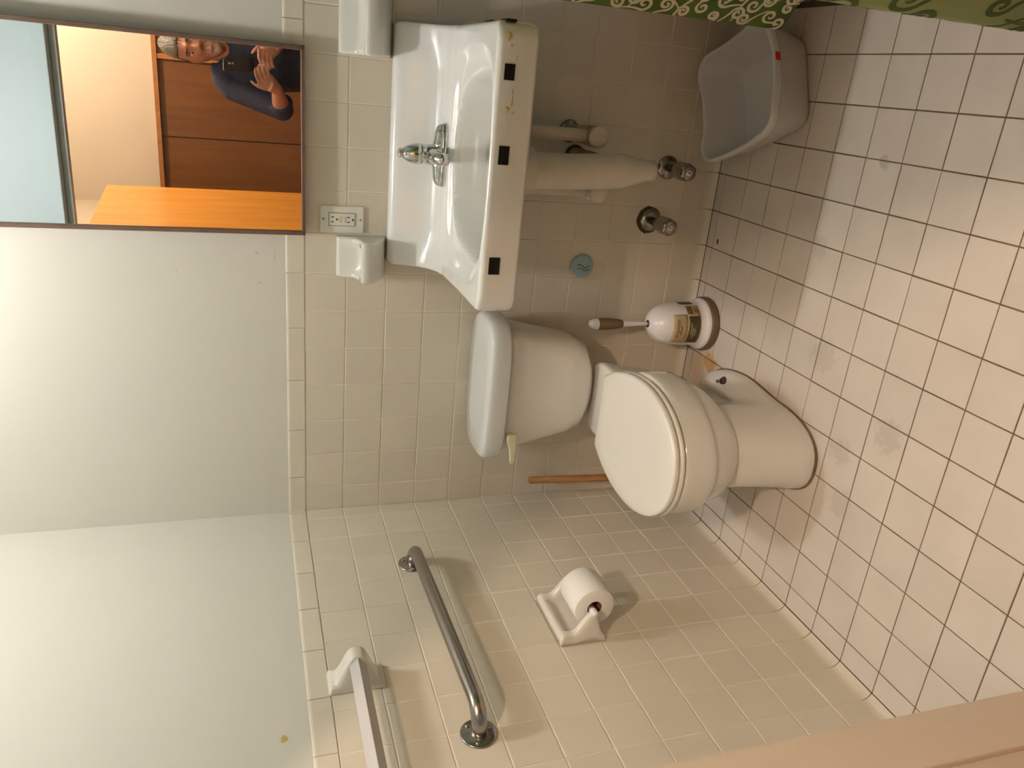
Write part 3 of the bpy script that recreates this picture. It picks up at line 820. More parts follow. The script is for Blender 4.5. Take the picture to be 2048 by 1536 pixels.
# seat ring and lid
LIDK = [(-0.275, 0.096), (-0.278, 0.108), (-0.30, 0.121), (-0.33, 0.138), (-0.36, 0.150), (-0.40, 0.162), (-0.44, 0.169), (-0.49, 0.172)]
def lidring(k, z, dy=0.0):
    side = [(w, y) for (y, w) in LIDK]
    for j in range(1, 17):
        t = j/16*PI/2
        side.append((0.172*math.cos(t)**0.90, -0.49-0.219*math.sin(t)))
    pts = side + [(-x, y) for (x, y) in reversed(side[:-1])]
    return [(x*k, -0.49+(y+0.49)*k+dy, z) for (x, y) in pts]
G().loft([lidring(0.985, 0.3865), lidring(1.005, 0.389), lidring(1.008, 0.394), lidring(0.998, 0.3985), lidring(0.97, 0.400)], True, True, True, TT).obj('seat', m_seat, e_t)
lid = G().loft([lidring(0.97, 0.4015), lidring(0.992, 0.4025), lidring(1.000, 0.406), lidring(0.997, 0.4125), lidring(0.982, 0.4165), lidring(0.95, 0.4180), lidring(0.78, 0.4190), lidring(0.66, 0.4150), lidring(0.5, 0.4145), lidring(0.2, 0.4145)], True, True, True, TT).obj('lid', m_seat, e_t)
G().box(-0.090, 0.090, -0.282, -0.262, 0.386, 0.398, TT).obj('hinge_bar', m_seat, lid, False, bevel=0.004)
# tank
TK = TT @ Matrix.Translation((0.025, 0, 0))
rings = []
for (z, hw, y0, y1, e_) in ((0.396, 0.112, -0.075, -0.150, 3.2), (0.402, 0.130, -0.050, -0.180, 3.4), (0.42, 0.139, -0.036, -0.191, 3.6), (0.47, 0.149, -0.030, -0.196, 4.0), (0.55, 0.165, -0.028, -0.200, 4.4), (0.62, 0.179, -0.026, -0.204, 4.6), (0.679, 0.192, -0.025, -0.208, 4.8)):
    r = sup(0, (y0+y1)/2, hw, abs(y1-y0)/2, z, e_, 72)
    if z < 0.43: r = [(p[0], p[1], p[2]+(0.040 if z < 0.40 else 0.030 if z < .41 else 0.012)*(abs(p[0])/hw)**2.2) for p in r]
    rings.append(r)
tank = G().loft(rings, True, True, True, TK).obj('tank', m_bone, e_t)
rings = []
for (z, k) in ((0.674, 0.970), (0.676, 0.995), (0.682, 1.0), (0.708, 1.0), (0.719, 0.99), (0.727, 0.965), (0.7300, 0.93), (0.7305, 0.6)):
    rings.append(sup(0, -0.119, 0.212*k, 0.112*k, z, 3.8, 72))
tl = G().loft(rings, True, True, True, TK).obj('tank_lid', m_porc, e_t)
# flush lever
g = G()
rr = []
for (x, hh, yy, th) in ((-0.088, 0.013, -0.226, 0.006), (-0.108, 0.013, -0.228, 0.006), (-0.128, 0.0095, -0.232, 0.0055), (-0.148, 0.0075, -0.235, 0.005), (-0.166, 0.007, -0.237, 0.005), (-0.175, 0.003, -0.235, 0.003)):
    zc = 0.652 - (0.004 if x < -0.118 else 0)
    rr.append([(x, yy-th, zc-hh), (x, yy+th, zc-hh), (x, yy+th, zc+hh), (x, yy-th, zc+hh)])
g.loft(rr, True, True, True, TT)
lv = g.obj('flush_lever', M('ivory_lever', (0.74, 0.68, 0.46), 0.35), e_t, False, bevel=0.0025)
G().lathe([(0.011, 0.198), (0.011, 0.226)], 20, TT @ Matrix.Translation((-0.100, 0, 0.653)) @ Matrix.Rotation(PI/2, 4, 'X')).obj('lever_hub', m_bone, lv)

# ------------------------------------------------------------------ toilet brush in its holder
BX, BY = 0.616, -0.092
TB = Matrix.Translation((BX, BY, 0))
e = empty('toilet_brush_holder', (BX, BY, 0), 'white domed toilet brush holder with tan and olive label', 'brush holder')
G().lathe([(0.081, 0.0005), (0.083, 0.006), (0.083, 0.022), (0.080, 0.027), (0.0, 0.027)], 56, TB).obj('base_ring', m_taupe, e)
dome = [(0.079, 0.0265), (0.079, 0.031), (0.073, 0.037), (0.069, 0.044), (0.067, 0.052), (0.066, 0.085), (0.0655, 0.115), (0.063, 0.140), (0.057, 0.163), (0.047, 0.181), (0.034, 0.193), (0.020, 0.200), (0.011, 0.2015)]
G().lathe(dome, 64, TB, False, False).obj('dome', m_whiteplast, e)
def dome_r(z):
    for (a, b), (c, d2) in zip(dome, dome[1:]):
        if b <= z <= d2: return a+(c-a)*(z-b)/(d2-b)
    return 0.066
AC = math.atan2(-2.10-BY, 1.26-BX)      # azimuth roughly facing the doorway
def dome_patch(a0, a1, z0, z1, off, name, mat, par, na=20, nz=4):
    rows = []
    for i in range(na+1):
        a = AC + a0+(a1-a0)*i/na
        rows.append([(BX+(dome_r(z)+off)*math.cos(a), BY+(dome_r(z)+off)*math.sin(a), z) for z in [z0+(z1-z0)*k/nz for k in range(nz+1)]])
    g = G(); g.grid(rows)
    return g.obj(name, mat, par, True, solid=0.0004)
lb = dome_patch(-1.05, 0.42, 0.100, 0.146, 0.0006, 'label', m_label, e)
lb2 = dome_patch(-1.05, 0.95, 0.056, 0.100, 0.0006, 'label', m_label, e)
dome_patch(-1.0, 0.32, 0.060, 0.097, 0.0012, 'olive_panel', m_labeldark, lb2)
dome_patch(1.05, 1.45, 0.066, 0.112, 0.0006, 'label', m_labeldark, e)
for k, (a0, a1) in enumerate(((0.44, 0.50), (0.52, 0.55), (0.57, 0.63), (0.65, 0.67), (0.69, 0.74), (0.76, 0.78), (0.80, 0.86))):
    dome_patch(a0, a1, 0.080, 0.099, 0.0013, 'barcode_bar', m_ink, lb2, 3)
for k, (a0, a1) in enumerate(((0.48, 0.70), (0.50, 0.80))):
    dome_patch(a0, a1, 0.064+0.006*k, 0.067+0.006*k, 0.0013, 'print_line', m_ink, lb2, 4)
for k, (a0, a1) in enumerate(((-0.55, 0.02), (-0.75, -0.20), (-0.60, -0.25))):
    dome_patch(a0, a1, 0.086-0.006*k, 0.0885-0.006*k, 0.0017, 'print_line', m_label, lb2, 6)
def dome_text(s_, size, z, a_start, off, mat, par):
    cu = bpy.data.curves.new('t', 'FONT'); cu.body = s_; cu.size = size; cu.resolution_u = 3
    ob = bpy.data.objects.new('t', cu); COL.objects.link(ob)
    dg = bpy.context.evaluated_depsgraph_get()
    me = bpy.data.meshes.new_from_object(ob.evaluated_get(dg))
    for v in me.vertices:
        zz = z+v.co.y; r = dome_r(zz)+off
        a = AC + a_start + v.co.x/0.066
        v.co = (BX+r*math.cos(a), BY+r*math.sin(a), zz)
    me.materials.clear(); me.materials.append(mat)
    bpy.data.objects.remove(ob); bpy.data.curves.remove(cu)
    o = bpy.data.objects.new('printed_name', me); link(o, par)
dome_text('dripstays', 0.0165, 0.127, -0.72, 0.0016, m_ink, lb)
dome_patch(-0.55, -0.15, 0.119, 0.1215, 0.0013, 'print_line', m_ink, lb, 6)
e = empty('toilet_brush', (BX, BY, 0.03), 'white toilet brush handle with taupe grip standing in its holder', 'toilet brush')
G().lathe([(0.006, 0.195), (0.0062, 0.215), (0.0078, 0.250), (0.0098, 0.278), (0.0115, 0.292), (0.0155, 0.318), (0.0172, 0.345), (0.0162, 0.370), (0.0145, 0.384), (0.0100, 0.393), (0.0, 0.397)], 32, TB).obj('handle', m_whiteplast, e)
G().lathe([(0.0118, 0.288), (0.0145, 0.300), (0.0166, 0.318), (0.0182, 0.345), (0.0170, 0.368), (0.0148, 0.376)], 32, TB @ Matrix.Scale(0.985, 4)@Matrix.Translation((0, 0, 0.004))).obj('grip', m_taupe, e)
G().lathe([(0.004, 0.035), (0.026, 0.04), (0.03, 0.07), (0.026, 0.10), (0.005, 0.12), (0.0045, 0.199)], 24, TB).obj('brush_head', m_whiteplast, e)

# ------------------------------------------------------------------ plunger behind the toilet
e = empty('plunger', (0.085, -0.09, 0), 'plunger with plain wooden stick handle behind the toilet', 'plunger')
G().tube([(0.072, -0.038, 0.5085), (0.072, -0.038, 0.506), (0.078, -0.065, 0.3), (0.085, -0.092, 0.08)], [0.0105, 0.0122, 0.0122, 0.0122], 20).obj('stick', m_stick, e)
G().lathe([(0.050, 0.0008), (0.060, 0.004), (0.060, 0.012), (0.052, 0.035), (0.036, 0.062), (0.020, 0.078), (0.017, 0.100), (0.0, 0.100)], 36, Matrix.Translation((0.087, -0.094, 0))).obj('cup', m_rubber, e)

# ------------------------------------------------------------------ white plastic tub (bin) beside the valves
e = empty('plastic_tub', (1.29, -0.22, 0), 'white plastic tub with wavy rim and red sticker by the curtain', 'tub')
RA = [Vector((1.087, -0.141, 0)), Vector((1.213, -0.434, 0)), Vector((1.486, -0.313, 0)), Vector((1.36, -0.020, 0))]   # left, front, right, back
cen = sum(RA, Vector())/4
def rrect(k, rad, z, n=10, dip=0.0, shrink=0.0):
    P = [cen+(p-cen)*k for p in RA]; out = []
    for i in range(4):
        a = P[i-1]; b = P[i]; c = P[(i+1) % 4]
        d1 = (a-b).normalized(); d2 = (c-b).normalized()
        p0 = b+d1*rad; p2 = b+d2*rad
        for j in range(n+1):
            t = j/n; q = p0*(1-t)**2+b*2*t*(1-t)+p2*t*t
            out.append(q)
        e0 = p2; e1 = c-d2*rad
        for j in range(1, n): out.append(e0.lerp(e1, j/n))
    # wavy rim: lower at the middle of each side
    N = len(out); per = N/4; rs = []
    for j, q in enumerate(out):
        ph = ((j - n/2) % per)/per
        w = 0.5-0.5*math.cos(2*PI*ph)
        rs.append(Vector((q.x, q.y, z-dip*sstep(0.35, 0.95, w))))
    return rs
D = 0.012
rings = [rrect(0.74, 0.05, 0.001), rrect(0.765, 0.05, 0.003), rrect(0.785, 0.055, 0.012), rrect(0.86, 0.06, 0.06), rrect(0.945, 0.06, 0.118, dip=D), rrect(0.955, 0.06, 0.122, dip=D),
         rrect(0.995, 0.06, 0.120, dip=D), rrect(1.0, 0.06, 0.126, dip=D), rrect(1.0, 0.06, 0.136, dip=D), rrect(0.990, 0.06, 0.142, dip=D), rrect(0.955, 0.06, 0.1425, dip=D), rrect(0.938, 0.06, 0.137, dip=D),
         rrect(0.85, 0.06, 0.06), rrect(0.775, 0.055, 0.016), rrect(0.73, 0.05, 0.008), rrect(0.3, 0.02, 0.0075)]
tb = G().loft(rings, True, True).obj('shell', m_binplast, e)
T = None
# red sticker on the front rim
a = RA[1].lerp(RA[2], 0.60); dr = (RA[2]-RA[1]).normalized(); nn = Vector((dr.y, -dr.x, 0))
p = cen+(a-cen)*1.0
v = []
for (s_, o_, z) in ((-0.010, 0.0010, 0.112), (0.010, 0.0010, 0.112), (0.010, 0.0012, 0.126), (-0.010, 0.0012, 0.126)):
    v.append(p+dr*s_+nn*o_+Vector((0, 0, z)))
v += [q - nn*0.0006 for q in v]
G().add(v, [(0,1,2,3),(7,6,5,4),(0,4,5,1),(1,5,6,2),(2,6,7,3),(3,7,4,0)]).obj('red_sticker', m_red, e, False)

# ------------------------------------------------------------------ bathtub, rod, curtain
e = empty('bathtub', (1.88, -0.76, 0), 'pale bathtub behind the green curtain', 'bathtub')
rings = []
for (k, z) in ((1, 0.0005), (1, 0.40), (0.985, 0.415), (0.86, 0.415), (0.84, 0.40), (0.76, 0.12), (0.68, 0.09), (0.2, 0.085)):
    hx = (XR-0.002-XT)/2; hy = (-YF-0.004)/2
    ix = hx*k if k > .9 else hx-(1-k)*0.75; iy = hy*k if k > .9 else hy-(1-k)*0.75
    if k < 0.3: ix, iy = hx*.3, hy*.3
    rings.append(sup((XR+XT)/2-0.001, YF/2, max(ix, .05), max(iy, .05), z, 30 if k > .9 else 5, 64))
G().loft(rings).obj('tub_shell', m_tub, e)
e = empty('curtain_rod', (1.49, -0.76, 2.02), 'chrome rod carrying the green shower curtain', 'rod')
G().tube([(1.49, -0.002, 2.02), (1.49, YF+0.002, 2.02)], 0.0125, 20).obj('rod', m_chrome, e)
for y in (-0.0015, YF+0.0015):
    G().tube([(1.49, y, 2.02), (1.49, y+(-0.012 if y > -1 else 0.012), 2.02)], [0.03, 0.022], 24).obj('end_flange', m_chrome, e)
e_c = empty('shower_curtain', (1.46, -0.95, 0.17), 'green shower curtain printed with cream and dark swirls', 'curtain')
path = cat_rom([(1.428, -0.420, 0), (1.452, -0.446, 0), (1.484, -0.482, 0), (1.501, -0.57, 0), (1.500, -0.72, 0), (1.476, -0.845, 0), (1.446, -0.935, 0), (1.411, -1.045, 0), (1.420, -1.085, 0), (1.462, -1.14, 0), (1.496, -1.22, 0), (1.47, -1.31, 0), (1.485, -1.42, 0)], 10)
arc = [0.0]
for a, b in zip(path, path[1:]): arc.append(arc[-1]+(b-a).length)
def cpt(s_, z):
    s_ = max(0, min(arc[-1]-1e-6, s_))
    for i in range(len(arc)-1):
        if s_ <= arc[i+1]:
            t = (s_-arc[i])/(arc[i+1]-arc[i]); p = path[i].lerp(path[i+1], t); d = (path[i+1]-path[i]).normalized(); break
    k = sstep(0.9, 2.0, z)
    p = Vector((p.x+(1.49-p.x)*k*0.8, p.y, z))
    return p, Vector((-d.y, d.x, 0))
HEM = 0.168
ns = 120; nzc = 30
def csheet(s0, s1, mat, name):
    rows = []
    for i in range(ns+1):
        s_ = s0+(s1-s0)*i/ns
        rows.append([cpt(s_, HEM+(2.0-HEM)*(k/nzc))[0] for k in range(nzc+1)])
    return G().add(*(lambda g: (g.v, g.f))(G().grid(rows))).obj(name, mat, e_c, True, solid=0.0012)
SPL = 0.30
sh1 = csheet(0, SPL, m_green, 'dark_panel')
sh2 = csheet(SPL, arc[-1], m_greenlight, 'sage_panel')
NS = None
def print_strip(pts, wid, mat, par):
    # ribbon printed on the cloth: pts in (s, z)
    L_ = []; R_ = []
    n = len(pts)
    for i, (s_, z) in enumerate(pts):
        a = pts[max(0, i-1)]; b = pts[min(n-1, i+1)]
        dx, dz = b[0]-a[0], b[1]-a[1]; q = math.hypot(dx, dz) or 1
        w = wid*(0.35+0.65*math.sin(PI*min(1, max(0.08, i/(n-1)*0.92+0.06))))/2
        for (sg, arr) in ((1, L_), (-1, R_)):
            ss, zz = s_-dz/q*w*sg, z+dx/q*w*sg
            zz = max(zz, HEM+0.0005); ss = max(ss, 0.0006)
            p, nn = cpt(ss, zz)
            if nn.x > 0: nn = -nn
            arr.append(p+nn*0.0014)
    g = G(); g.grid([L_, R_])
    o = g.obj('printed_swirl', mat, par, True)
def spiral(s0, z0, r, turns, a0, sgn, tail, mat, par, wid):
    pts = []
    for k in range(40):
        t = k/39
        rr = r*(0.10+0.90*t**0.8); a = a0+sgn*turns*2*PI*t
        pts.append((s0+rr*math.cos(a), z0+rr*math.sin(a)))
    # tail sweeping away tangentially
    ex, ez = pts[-1]; dx, dz = ex-pts[-2][0], ez-pts[-2][1]; q = math.hypot(dx, dz)
    dx, dz = dx/q, dz/q
    for k in range(1, 12):
        t = k/11*tail; c = sgn*-3.0*t
        pts.append((ex+dx*t - dz*c*t*2, ez+dz*t + dx*c*t*2))
    print_strip(pts, wid, mat, par)
rnd = random.Random(11)
z = HEM+0.02; row = 0
spots = []
while z < 0.95:
    for s0 in (0.018+0.012*(row % 2), 0.052+0.012*(row % 2), 0.088, 0.125, 0.165, 0.21, 0.26):
        spots.append((s0+rnd.uniform(-.006, .006), z+rnd.uniform(-.012, .012)))
    z += 0.041; row += 1
for (s0, z0) in spots:
    spiral(s0, z0, rnd.uniform(0.012, 0.019), rnd.choice((1.2, 1.5)), rnd.uniform(0, 6.28), rnd.choice((1, -1)), rnd.uniform(0.03, 0.06), m_cream, sh1, 0.0075)
z = HEM+0.02; row = 0
spots = []
while z < 0.8:
    s0 = 0.34+0.04*(row % 2)
    while s0 < arc[-1]-0.2:
        spots.append((s0+rnd.uniform(-.012, .012), z+rnd.uniform(-.015, .015))); s0 += 0.085
    z += 0.085; row += 1
for (s0, z0) in spots:
    spiral(s0, z0, rnd.uniform(0.020, 0.034), rnd.choice((1.2, 1.5)), rnd.uniform(0, 6.28), rnd.choice((1, -1)), rnd.uniform(0.04, 0.09), m_greendark, sh2, 0.010)

# ------------------------------------------------------------------ hall: open door and closet
e = empty('open_door', (0.545, -1.64, 0), 'honey oak door standing open into the hall', 'door')
HA = Vector((0.533, -1.650, 0)); HB = Vector((0.620, -2.418, 0)); dd = (HB-HA).normalized(); dn = Vector((dd.y, -dd.x, 0))
T = Matrix((dd, Vector((-dd.y, dd.x, 0)), Vector((0, 0, 1)))).transposed().to_4x4(); T.translation = HA
Ld = (HB-HA).length
G().box(0, Ld, -0.034, 0, 0.012, 1.955, T).obj('door_leaf', m_door, e, False, bevel=0.0015)
for z in (0.25, 1.0, 1.75): G().tube([Vector((0.530, -1.648, z)), Vector((0.530, -1.648, z+0.09))], 0.006, 12).obj('hinge', m_dullchrome, e)
kb = G().lathe([(0.03, 0), (0.03, 0.006), (0.012, 0.010), (0.011, 0.035), (0.027, 0.045), (0.028, 0.06), (0.018, 0.07), (0, 0.07)], 24, T @ Matrix.Translation((Ld-0.065, -0.034, 0.95)) @ Matrix.Rotation(PI/2, 4, 'X')).obj('door_knob', m_dullchrome, e)
e = empty('closet_front', (1.2, YB, 0), 'brown wood closet front with sliding panels in the hall', 'closet')
ZC = 1.757
def pb(name, x0, x1, z0, z1, y0, y1, mat): return G().box(x0, x1, YB+y0, YB+y1, z0, z1).obj(name, mat, e, False, bevel=0.0015)
pb('head_rail', 0.43, 2.29, ZC-0.026, ZC, 0.001, 0.05, m_paneltrim)
pb('sill_rail', 0.43, 2.29, 0.001, 0.06, 0.001, 0.05, m_paneltrim)
pb('post', 1.240, 1.268, 0.06, ZC-0.026, 0.001, 0.045, m_paneltrim)
pb('post', 0.43, 0.456, 0.06, ZC-0.026, 0.001, 0.045, m_paneltrim)
pb('post', 2.26, 2.29, 0.06, ZC-0.026, 0.001, 0.045, m_paneltrim)
pb('dark_seam_sheet', 0.456, 2.26, 0.06, ZC-0.026, 0.001, 0.005, m_black)  # black sheet added behind the panels so their gaps read as shade
pb('panel', 0.456, 0.809, 0.06, ZC-0.026, 0.006, 0.018, m_panel)
pb('panel', 0.815, 1.240, 0.06, ZC-0.026, 0.006, 0.018, m_panel)
pb('panel', 1.268, 1.75, 0.06, ZC-0.026, 0.006, 0.018, m_paneltrim)
pb('panel', 1.756, 2.26, 0.06, ZC-0.026, 0.006, 0.018, m_paneltrim)

# ------------------------------------------------------------------ the man in the doorway, seen in the mirror
HC = Vector((1.308, -2.300, 1.512))
e_p = empty('person', (1.31, -2.38, 0), 'grey-haired man in navy top holding a phone, reflected in the mirror', 'person')
def headfn(p, k=1.0):
    q = p-HC; x, y, z = q.x, q.y, q.z
    fr_ = sstep(-0.01, 0.05, y)
    if z < -0.03: x *= 1-0.26*sstep(0.03, 0.145, -z)
    if y < 0: z2 = z+0.0
    dy = 0
    f = 0.25+0.75*sstep(0.02, -0.034, z) if z > -0.036 else max(0, 1-(-0.036-z)/0.010)
    if z > 0.03: f *= max(0, 1-(z-0.03)/0.02)
    dy += 0.026*math.exp(-(x/(0.0095+0.007*sstep(0.0, -0.036, z)))**2)*f
    dy += 0.007*math.exp(-((z-0.027)/0.009)**2)*math.exp(-(x/0.045)**2)
    dy -= 0.013*math.exp(-((abs(x)-0.032)/0.015)**2-((z-0.006)/0.011)**2)
    dy += 0.007*math.exp(-(x/0.024)**2-((z+0.083)/0.010)**2)
    dy -= 0.004*math.exp(-(x/0.022)**2-((z+0.083)/0.003)**2)
    dy += 0.012*math.exp(-(x/0.026)**2-((z+0.122)/0.020)**2)
    dy += 0.005*math.exp(-((abs(x)-0.036)/0.016)**2-((z+0.03)/0.018)**2)
    return HC+Vector((x, y+dy*fr_, z))
g = G()
g.sphere(HC, (0.066, 0.096, 0.146), 64, 56, headfn)
for s_ in (-1, 1):
    g.sphere(HC+Vector((s_*0.065, -0.012, -0.010)), (0.010, 0.019, 0.032), 16, 10)
g.tube([HC+Vector((0, -0.035, -0.07)), HC+Vector((0, -0.048, -0.15)), HC+Vector((0, -0.07, -0.22))], [0.055, 0.058, 0.068], 24)
def torso(g, k):
    rr = []
    for (z, hw, dp, yc) in ((0.90, 0.155, 0.105, -2.40), (1.0, 0.160, 0.110, -2.40), (1.12, 0.172, 0.115, -2.395), (1.22, 0.180, 0.112, -2.39), (1.30, 0.170, 0.098, -2.385), (1.355, 0.130, 0.075, -2.375), (1.395, 0.070, 0.06, -2.365)):
        rr.append(sup(1.31, yc, hw*k, dp*k, z, 2.4, 40))
    g.loft(rr)
torso(g, 0.96)
LS = Vector((1.135, -2.37, 1.335)); LE = Vector((1.052, -2.275, 1.105)); LW = Vector((1.150, -2.165, 1.136)); LP = Vector((1.164, -2.146, 1.172))
RS = Vector((1.485, -2.37, 1.335)); RE = Vector((1.570, -2.275, 1.100)); RW = Vector((1.366, -2.170, 1.112)); RP = Vector((1.345, -2.146, 1.148))
for (a, b, c, d_) in ((LS, LE, LW, LP), (RS, RE, RW, RP)):
    g.tube([Vector((1.31+(a.x-1.31)*0.5, a.y, a.z)), a, b], [0.055, 0.052, 0.042], 20)
    g.sphere(b, 0.042, 16, 12)
    g.tube([b, b.lerp(c, 0.35), b.lerp(c, 0.8), c, d_], [0.041, 0.041, 0.031, 0.028, 0.030], 20)
# palms and fingers
def palm(g, w, k, up, th):
    # w wrist, k knuckle-line centre, up = direction across the knuckles
    rr = []
    d_ = (k-w).normalized(); n_ = d_.cross(up).normalized()
    for (t, hw, ht) in ((0, 0.024, 0.016), (0.3, 0.032, 0.017), (0.7, 0.039, 0.016), (1.0, 0.040, 0.013)):
        c = w.lerp(k, t)
        rr.append([c+up*hw*math.cos(a)+n_*ht*math.sin(a) for a in [2*PI*j/16 for j in range(16)]])
    g.loft(rr)
def finger(g, pts, r): g.tube(pts, [r, r*0.98, r*0.92, r*0.84, r*0.5], 12)
V = Vector
LK = V((1.198, -2.134, 1.198)); upL = V((-0.55, 0.0, 0.83)).normalized()
palm(g, LW, LK, upL, 1)
for i, (o_, ln) in enumerate(((0.030, 0.060), (0.0105, 0.066), (-0.009, 0.060), (-0.0285, 0.048))):
    k = LK+upL*o_; dr = V((0.86, 0.16, 0.40-0.05*i)).normalized()
    p1 = k+dr*ln*0.42+V((0, 0.012, 0)); p2 = p1+V((0.93, -0.05, 0.18)).normalized()*ln*0.34; p3 = p2+V((0.95, -0.30, 0.0)).normalized()*ln*0.26
    finger(g, [k-dr*0.015, k+V((0, 0.004, 0)), p1, p2, p3], 0.0088)
finger(g, [LW+V((0.010, -0.004, 0.020)), V((1.146, -2.150, 1.192)), V((1.154, -2.150, 1.222)), V((1.168, -2.152, 1.245)), V((1.178, -2.156, 1.258))], 0.0100)
RK = V((1.298, -2.132, 1.188)); upR = V((0.35, 0.0, 0.94)).normalized()
palm(g, RW, RK, upR, 1)
for i, (o_, ln) in enumerate(((0.031, 0.062), (0.0105, 0.068), (-0.0095, 0.062), (-0.029, 0.050))):
    k = RK+upR*o_; dr = V((-0.90, 0.22, 0.05-0.02*i)).normalized()
    p1 = k+dr*ln*0.44+V((0, 0.010, 0)); p2 = p1+V((-0.90, -0.05, -0.35)).normalized()*ln*0.34; p3 = p2+V((-0.80, -0.30, -0.45)).normalized()*ln*0.26
    finger(g, [k-dr*0.015, k+V((0, 0.004, 0)), p1, p2, p3], 0.0088)
finger(g, [RW+V((-0.012, -0.004, 0.020)), V((1.352, -2.152, 1.192)), V((1.332, -2.156, 1.219)), V((1.312, -2.158, 1.239)), V((1.298, -2.162, 1.250))], 0.0100)
# hips, legs, feet
for s_ in (-1, 1):
    x = 1.31+s_*0.085
    g.tube([(x, -2.40, 0.94), (x, -2.40, 0.80), (x+s_*0.015, -2.40, 0.48), (x+s_*0.02, -2.42, 0.30), (x+s_*0.02, -2.42, 0.09)], [0.085, 0.082, 0.055, 0.054, 0.038], 20)
    g.tube([(x+s_*0.02, -2.45, 0.05), (x+s_*0.022, -2.38, 0.045), (x+s_*0.03, -2.28, 0.03)], [0.036, 0.040, 0.026], 16)
g.obj('body', m_skin, e_p, remesh=0.0042)
# face details and hair
for s_ in (-1, 1):
    ey = G().sphere(HC+V((s_*0.032, 0.0735, 0.004)), (0.0125, 0.011, 0.0050), 20, 14).obj('eye', m_eyewhite, e_p)
    G().sphere(HC+V((s_*0.032+0.001, 0.0835, 0.003)), (0.0055, 0.0022, 0.0044), 14, 10).obj('iris', m_iris, ey)
    G().tube([HC+V((s_*0.014, 0.098, 0.026)), HC+V((s_*0.030, 0.095, 0.030)), HC+V((s_*0.048, 0.080, 0.025))], [0.0035, 0.0045, 0.0025], 10).obj('eyebrow', m_brow, e_p)
G().tube([HC+V((-0.024, 0.079, -0.084)), HC+V((-0.010, 0.0885, -0.082)), HC+V((0, 0.090, -0.083)), HC+V((0.010, 0.0885, -0.082)), HC+V((0.024, 0.079, -0.084))], [0.002, 0.0042, 0.0045, 0.0042, 0.002], 10).obj('lips', m_lip, e_p)
n, m = 72, 48
gv = G(); idx = {}
def hv(i, j):
    a = PI*i/m; b = 2*PI*(j % n)/n
    p = HC+V((0.066*math.sin(a)*math.cos(b), 0.096*math.sin(a)*math.sin(b), 0.146*math.cos(a)))
    q = headfn(p)-HC
    wv = 1.035+0.02*math.sin(b*23+math.sin(a*9)*2)+0.012*math.sin(b*41+2)
    return HC+V((q.x*wv, q.y*wv, q.z*wv))
def keep(i, j):
    p = hv(i, j)-HC
    lim = 0.074 if p.y > 0.03 else (-0.02 if p.y > -0.02 else -0.085)
    if p.y > -0.02 and p.y <= 0.03: lim = -0.02+(0.094)*sstep(-0.02, 0.03, p.y)
    return p.z > lim
vs = []; fs = []
for i in range(m+1):
    for j in range(n): vs.append(hv(i, j))
for i in range(m):
    for j in range(n):
        if keep(i, j): fs.append((i*n+j, (i+1)*n+j, (i+1)*n+(j+1) % n, i*n+(j+1) % n))
g = G(); g.add(vs, fs)
o = g.obj('hair', m_hair, e_p, True)
bm = bmesh.new(); bm.from_mesh(o.data); bmesh.ops.delete(bm, geom=[v for v in bm.verts if not v.link_faces], context='VERTS')
bmesh.ops.remove_doubles(bm, verts=bm.verts, dist=0.0002); bm.to_mesh(o.data); bm.free()
mo = o.modifiers.new('s', 'SOLIDIFY'); mo.thickness = 0.010; mo.offset = -0.6
# clothing
g = G(); torso(g, 1.06)
for (a, b, c) in ((LS, LE, LW), (RS, RE, RW)):
    g.tube([V((1.31+(a.x-1.31)*0.35, a.y, a.z+0.045)), V((1.31+(a.x-1.31)*0.75, a.y, a.z+0.035)), a, a.lerp(b, 0.5), b], [0.060, 0.066, 0.068, 0.060, 0.056], 24)
    g.sphere(b, 0.056, 20, 14)
    g.tube([b, b.lerp(c, 0.16), b.lerp(c, 0.30)], [0.056, 0.056, 0.055], 24)
g.tube([HC+V((0, -0.050, -0.135)), HC+V((0, -0.060, -0.16)), HC+V((0, -0.075, -0.21))], [0.064, 0.070, 0.085], 28)
g.obj('shirt', m_shirt, e_p, remesh=0.006)
for (b, c) in ((LE, LW), (RE, RW)):
    p0 = b.lerp(c, 0.26); p1 = b.lerp(c, 0.34)
    G().tube([p0, p0.lerp(p1, 0.2), p1, p1.lerp(p0, 0.05)], [0.050, 0.060, 0.059, 0.046], 28).obj('rolled_cuff', m_shirt, e_p)
g = G()
rr = [sup(1.31, -2.40, 0.165, 0.115, 0.955, 2.4, 40), sup(1.31, -2.40, 0.172, 0.122, 0.86, 2.4, 40), sup(1.31, -2.40, 0.165, 0.115, 0.80, 2.4, 40)]
g.loft(rr)
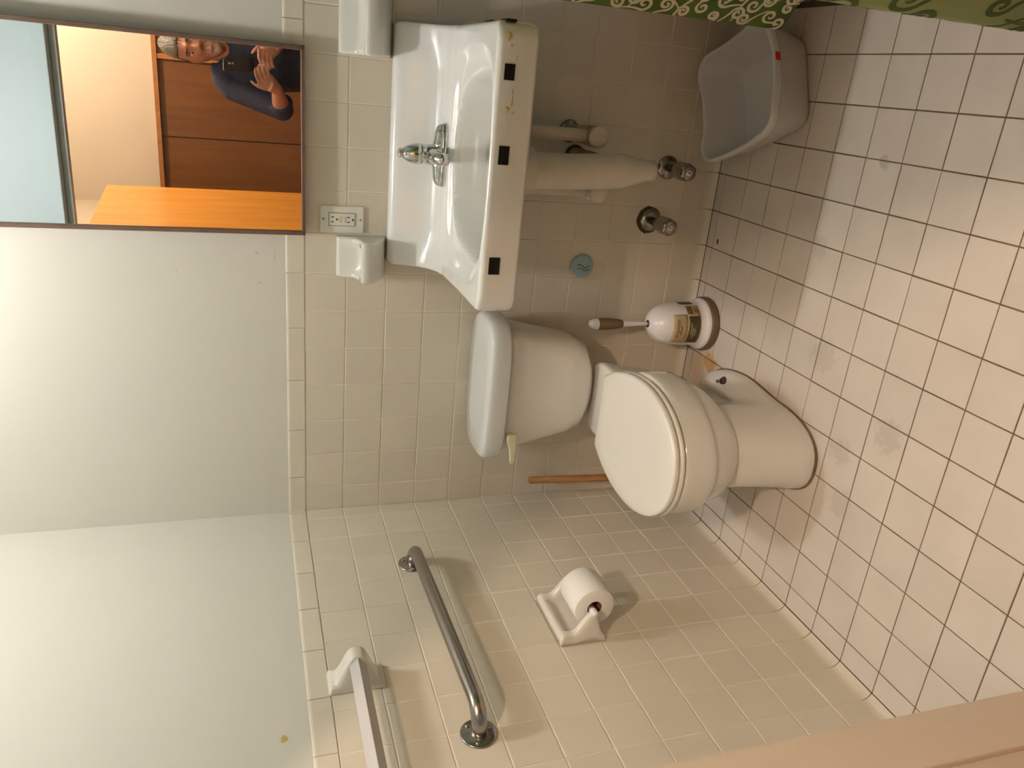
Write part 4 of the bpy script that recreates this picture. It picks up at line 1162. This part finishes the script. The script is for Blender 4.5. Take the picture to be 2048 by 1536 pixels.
for s_ in (-1, 1):
    x = 1.31+s_*0.088
    g.tube([(x, -2.40, 0.86), (x, -2.40, 0.78), (x+s_*0.015, -2.40, 0.48), (x+s_*0.02, -2.42, 0.28), (x+s_*0.02, -2.42, 0.07)], [0.088, 0.094, 0.072, 0.068, 0.062], 24)
g.obj('trousers', m_trouser, e_p, remesh=0.008)
for s_ in (-1, 1):
    x = 1.31+s_*0.110
    rr = [[(x+hx*math.cos(a), y, max(0.001, zc+hz*math.sin(a))) for a in [2*PI*j/20 for j in range(20)]] for (y, hx, zc, hz) in ((-2.495, 0.02, 0.035, 0.03), (-2.48, 0.038, 0.045, 0.046), (-2.42, 0.042, 0.05, 0.052), (-2.33, 0.047, 0.038, 0.040), (-2.26, 0.043, 0.028, 0.030), (-2.235, 0.022, 0.022, 0.018))]
    G().loft(rr).obj('shoe', m_shoe, e_p)
# phone, lens at the camera position
e = empty('phone', tuple(CAM - CZ*-0.012), 'black phone held upright by the man in the mirror', 'phone')
T = Matrix((CX, CY, CZ)).transposed().to_4x4(); T.translation = CAM
g = G()
rings = []
for (k, z) in ((0.0015, 0.0095), (0, 0.0105), (0, 0.0160), (0.0015, 0.0170)):
    r = []
    hx, hy = 0.0735-k, 0.0355-k
    for j in range(48):
        t = 2*PI*j/48; c, s_ = math.cos(t), math.sin(t)
        r.append((0.040+hx*math.copysign(abs(c)**0.22, c), -0.024+hy*math.copysign(abs(s_)**0.30, s_), z))
    rings.append(r)
g.loft(rings, True, True, True, T).obj('case', m_black, e, False)
bmp = [[(0.0+h*math.copysign(abs(math.cos(t))**0.5, math.cos(t)), -0.008+h*math.copysign(abs(math.sin(t))**0.5, math.sin(t)), z) for t in [2*PI*j/28 for j in range(28)]] for (h, z) in ((0.0165, 0.0097), (0.0165, 0.0078), (0.0150, 0.0070))]
cb = G().loft(bmp, True, True, True, T).obj('camera_bump', m_black, e, False)
for (x, y) in ((-0.0075, -0.0155), (0.0075, -0.0155)):
    G().lathe([(0.0058, 0.0072), (0.0058, 0.0058), (0.0046, 0.0056), (0.0, 0.0058)], 20, T @ Matrix.Translation((x, y, 0))).obj('lens_ring', m_dullchrome, cb)
G().box(-0.0345, -0.0325, -0.050, 0.002, 0.0108, 0.0158, T).obj('top_edge', m_chrome, e, False)
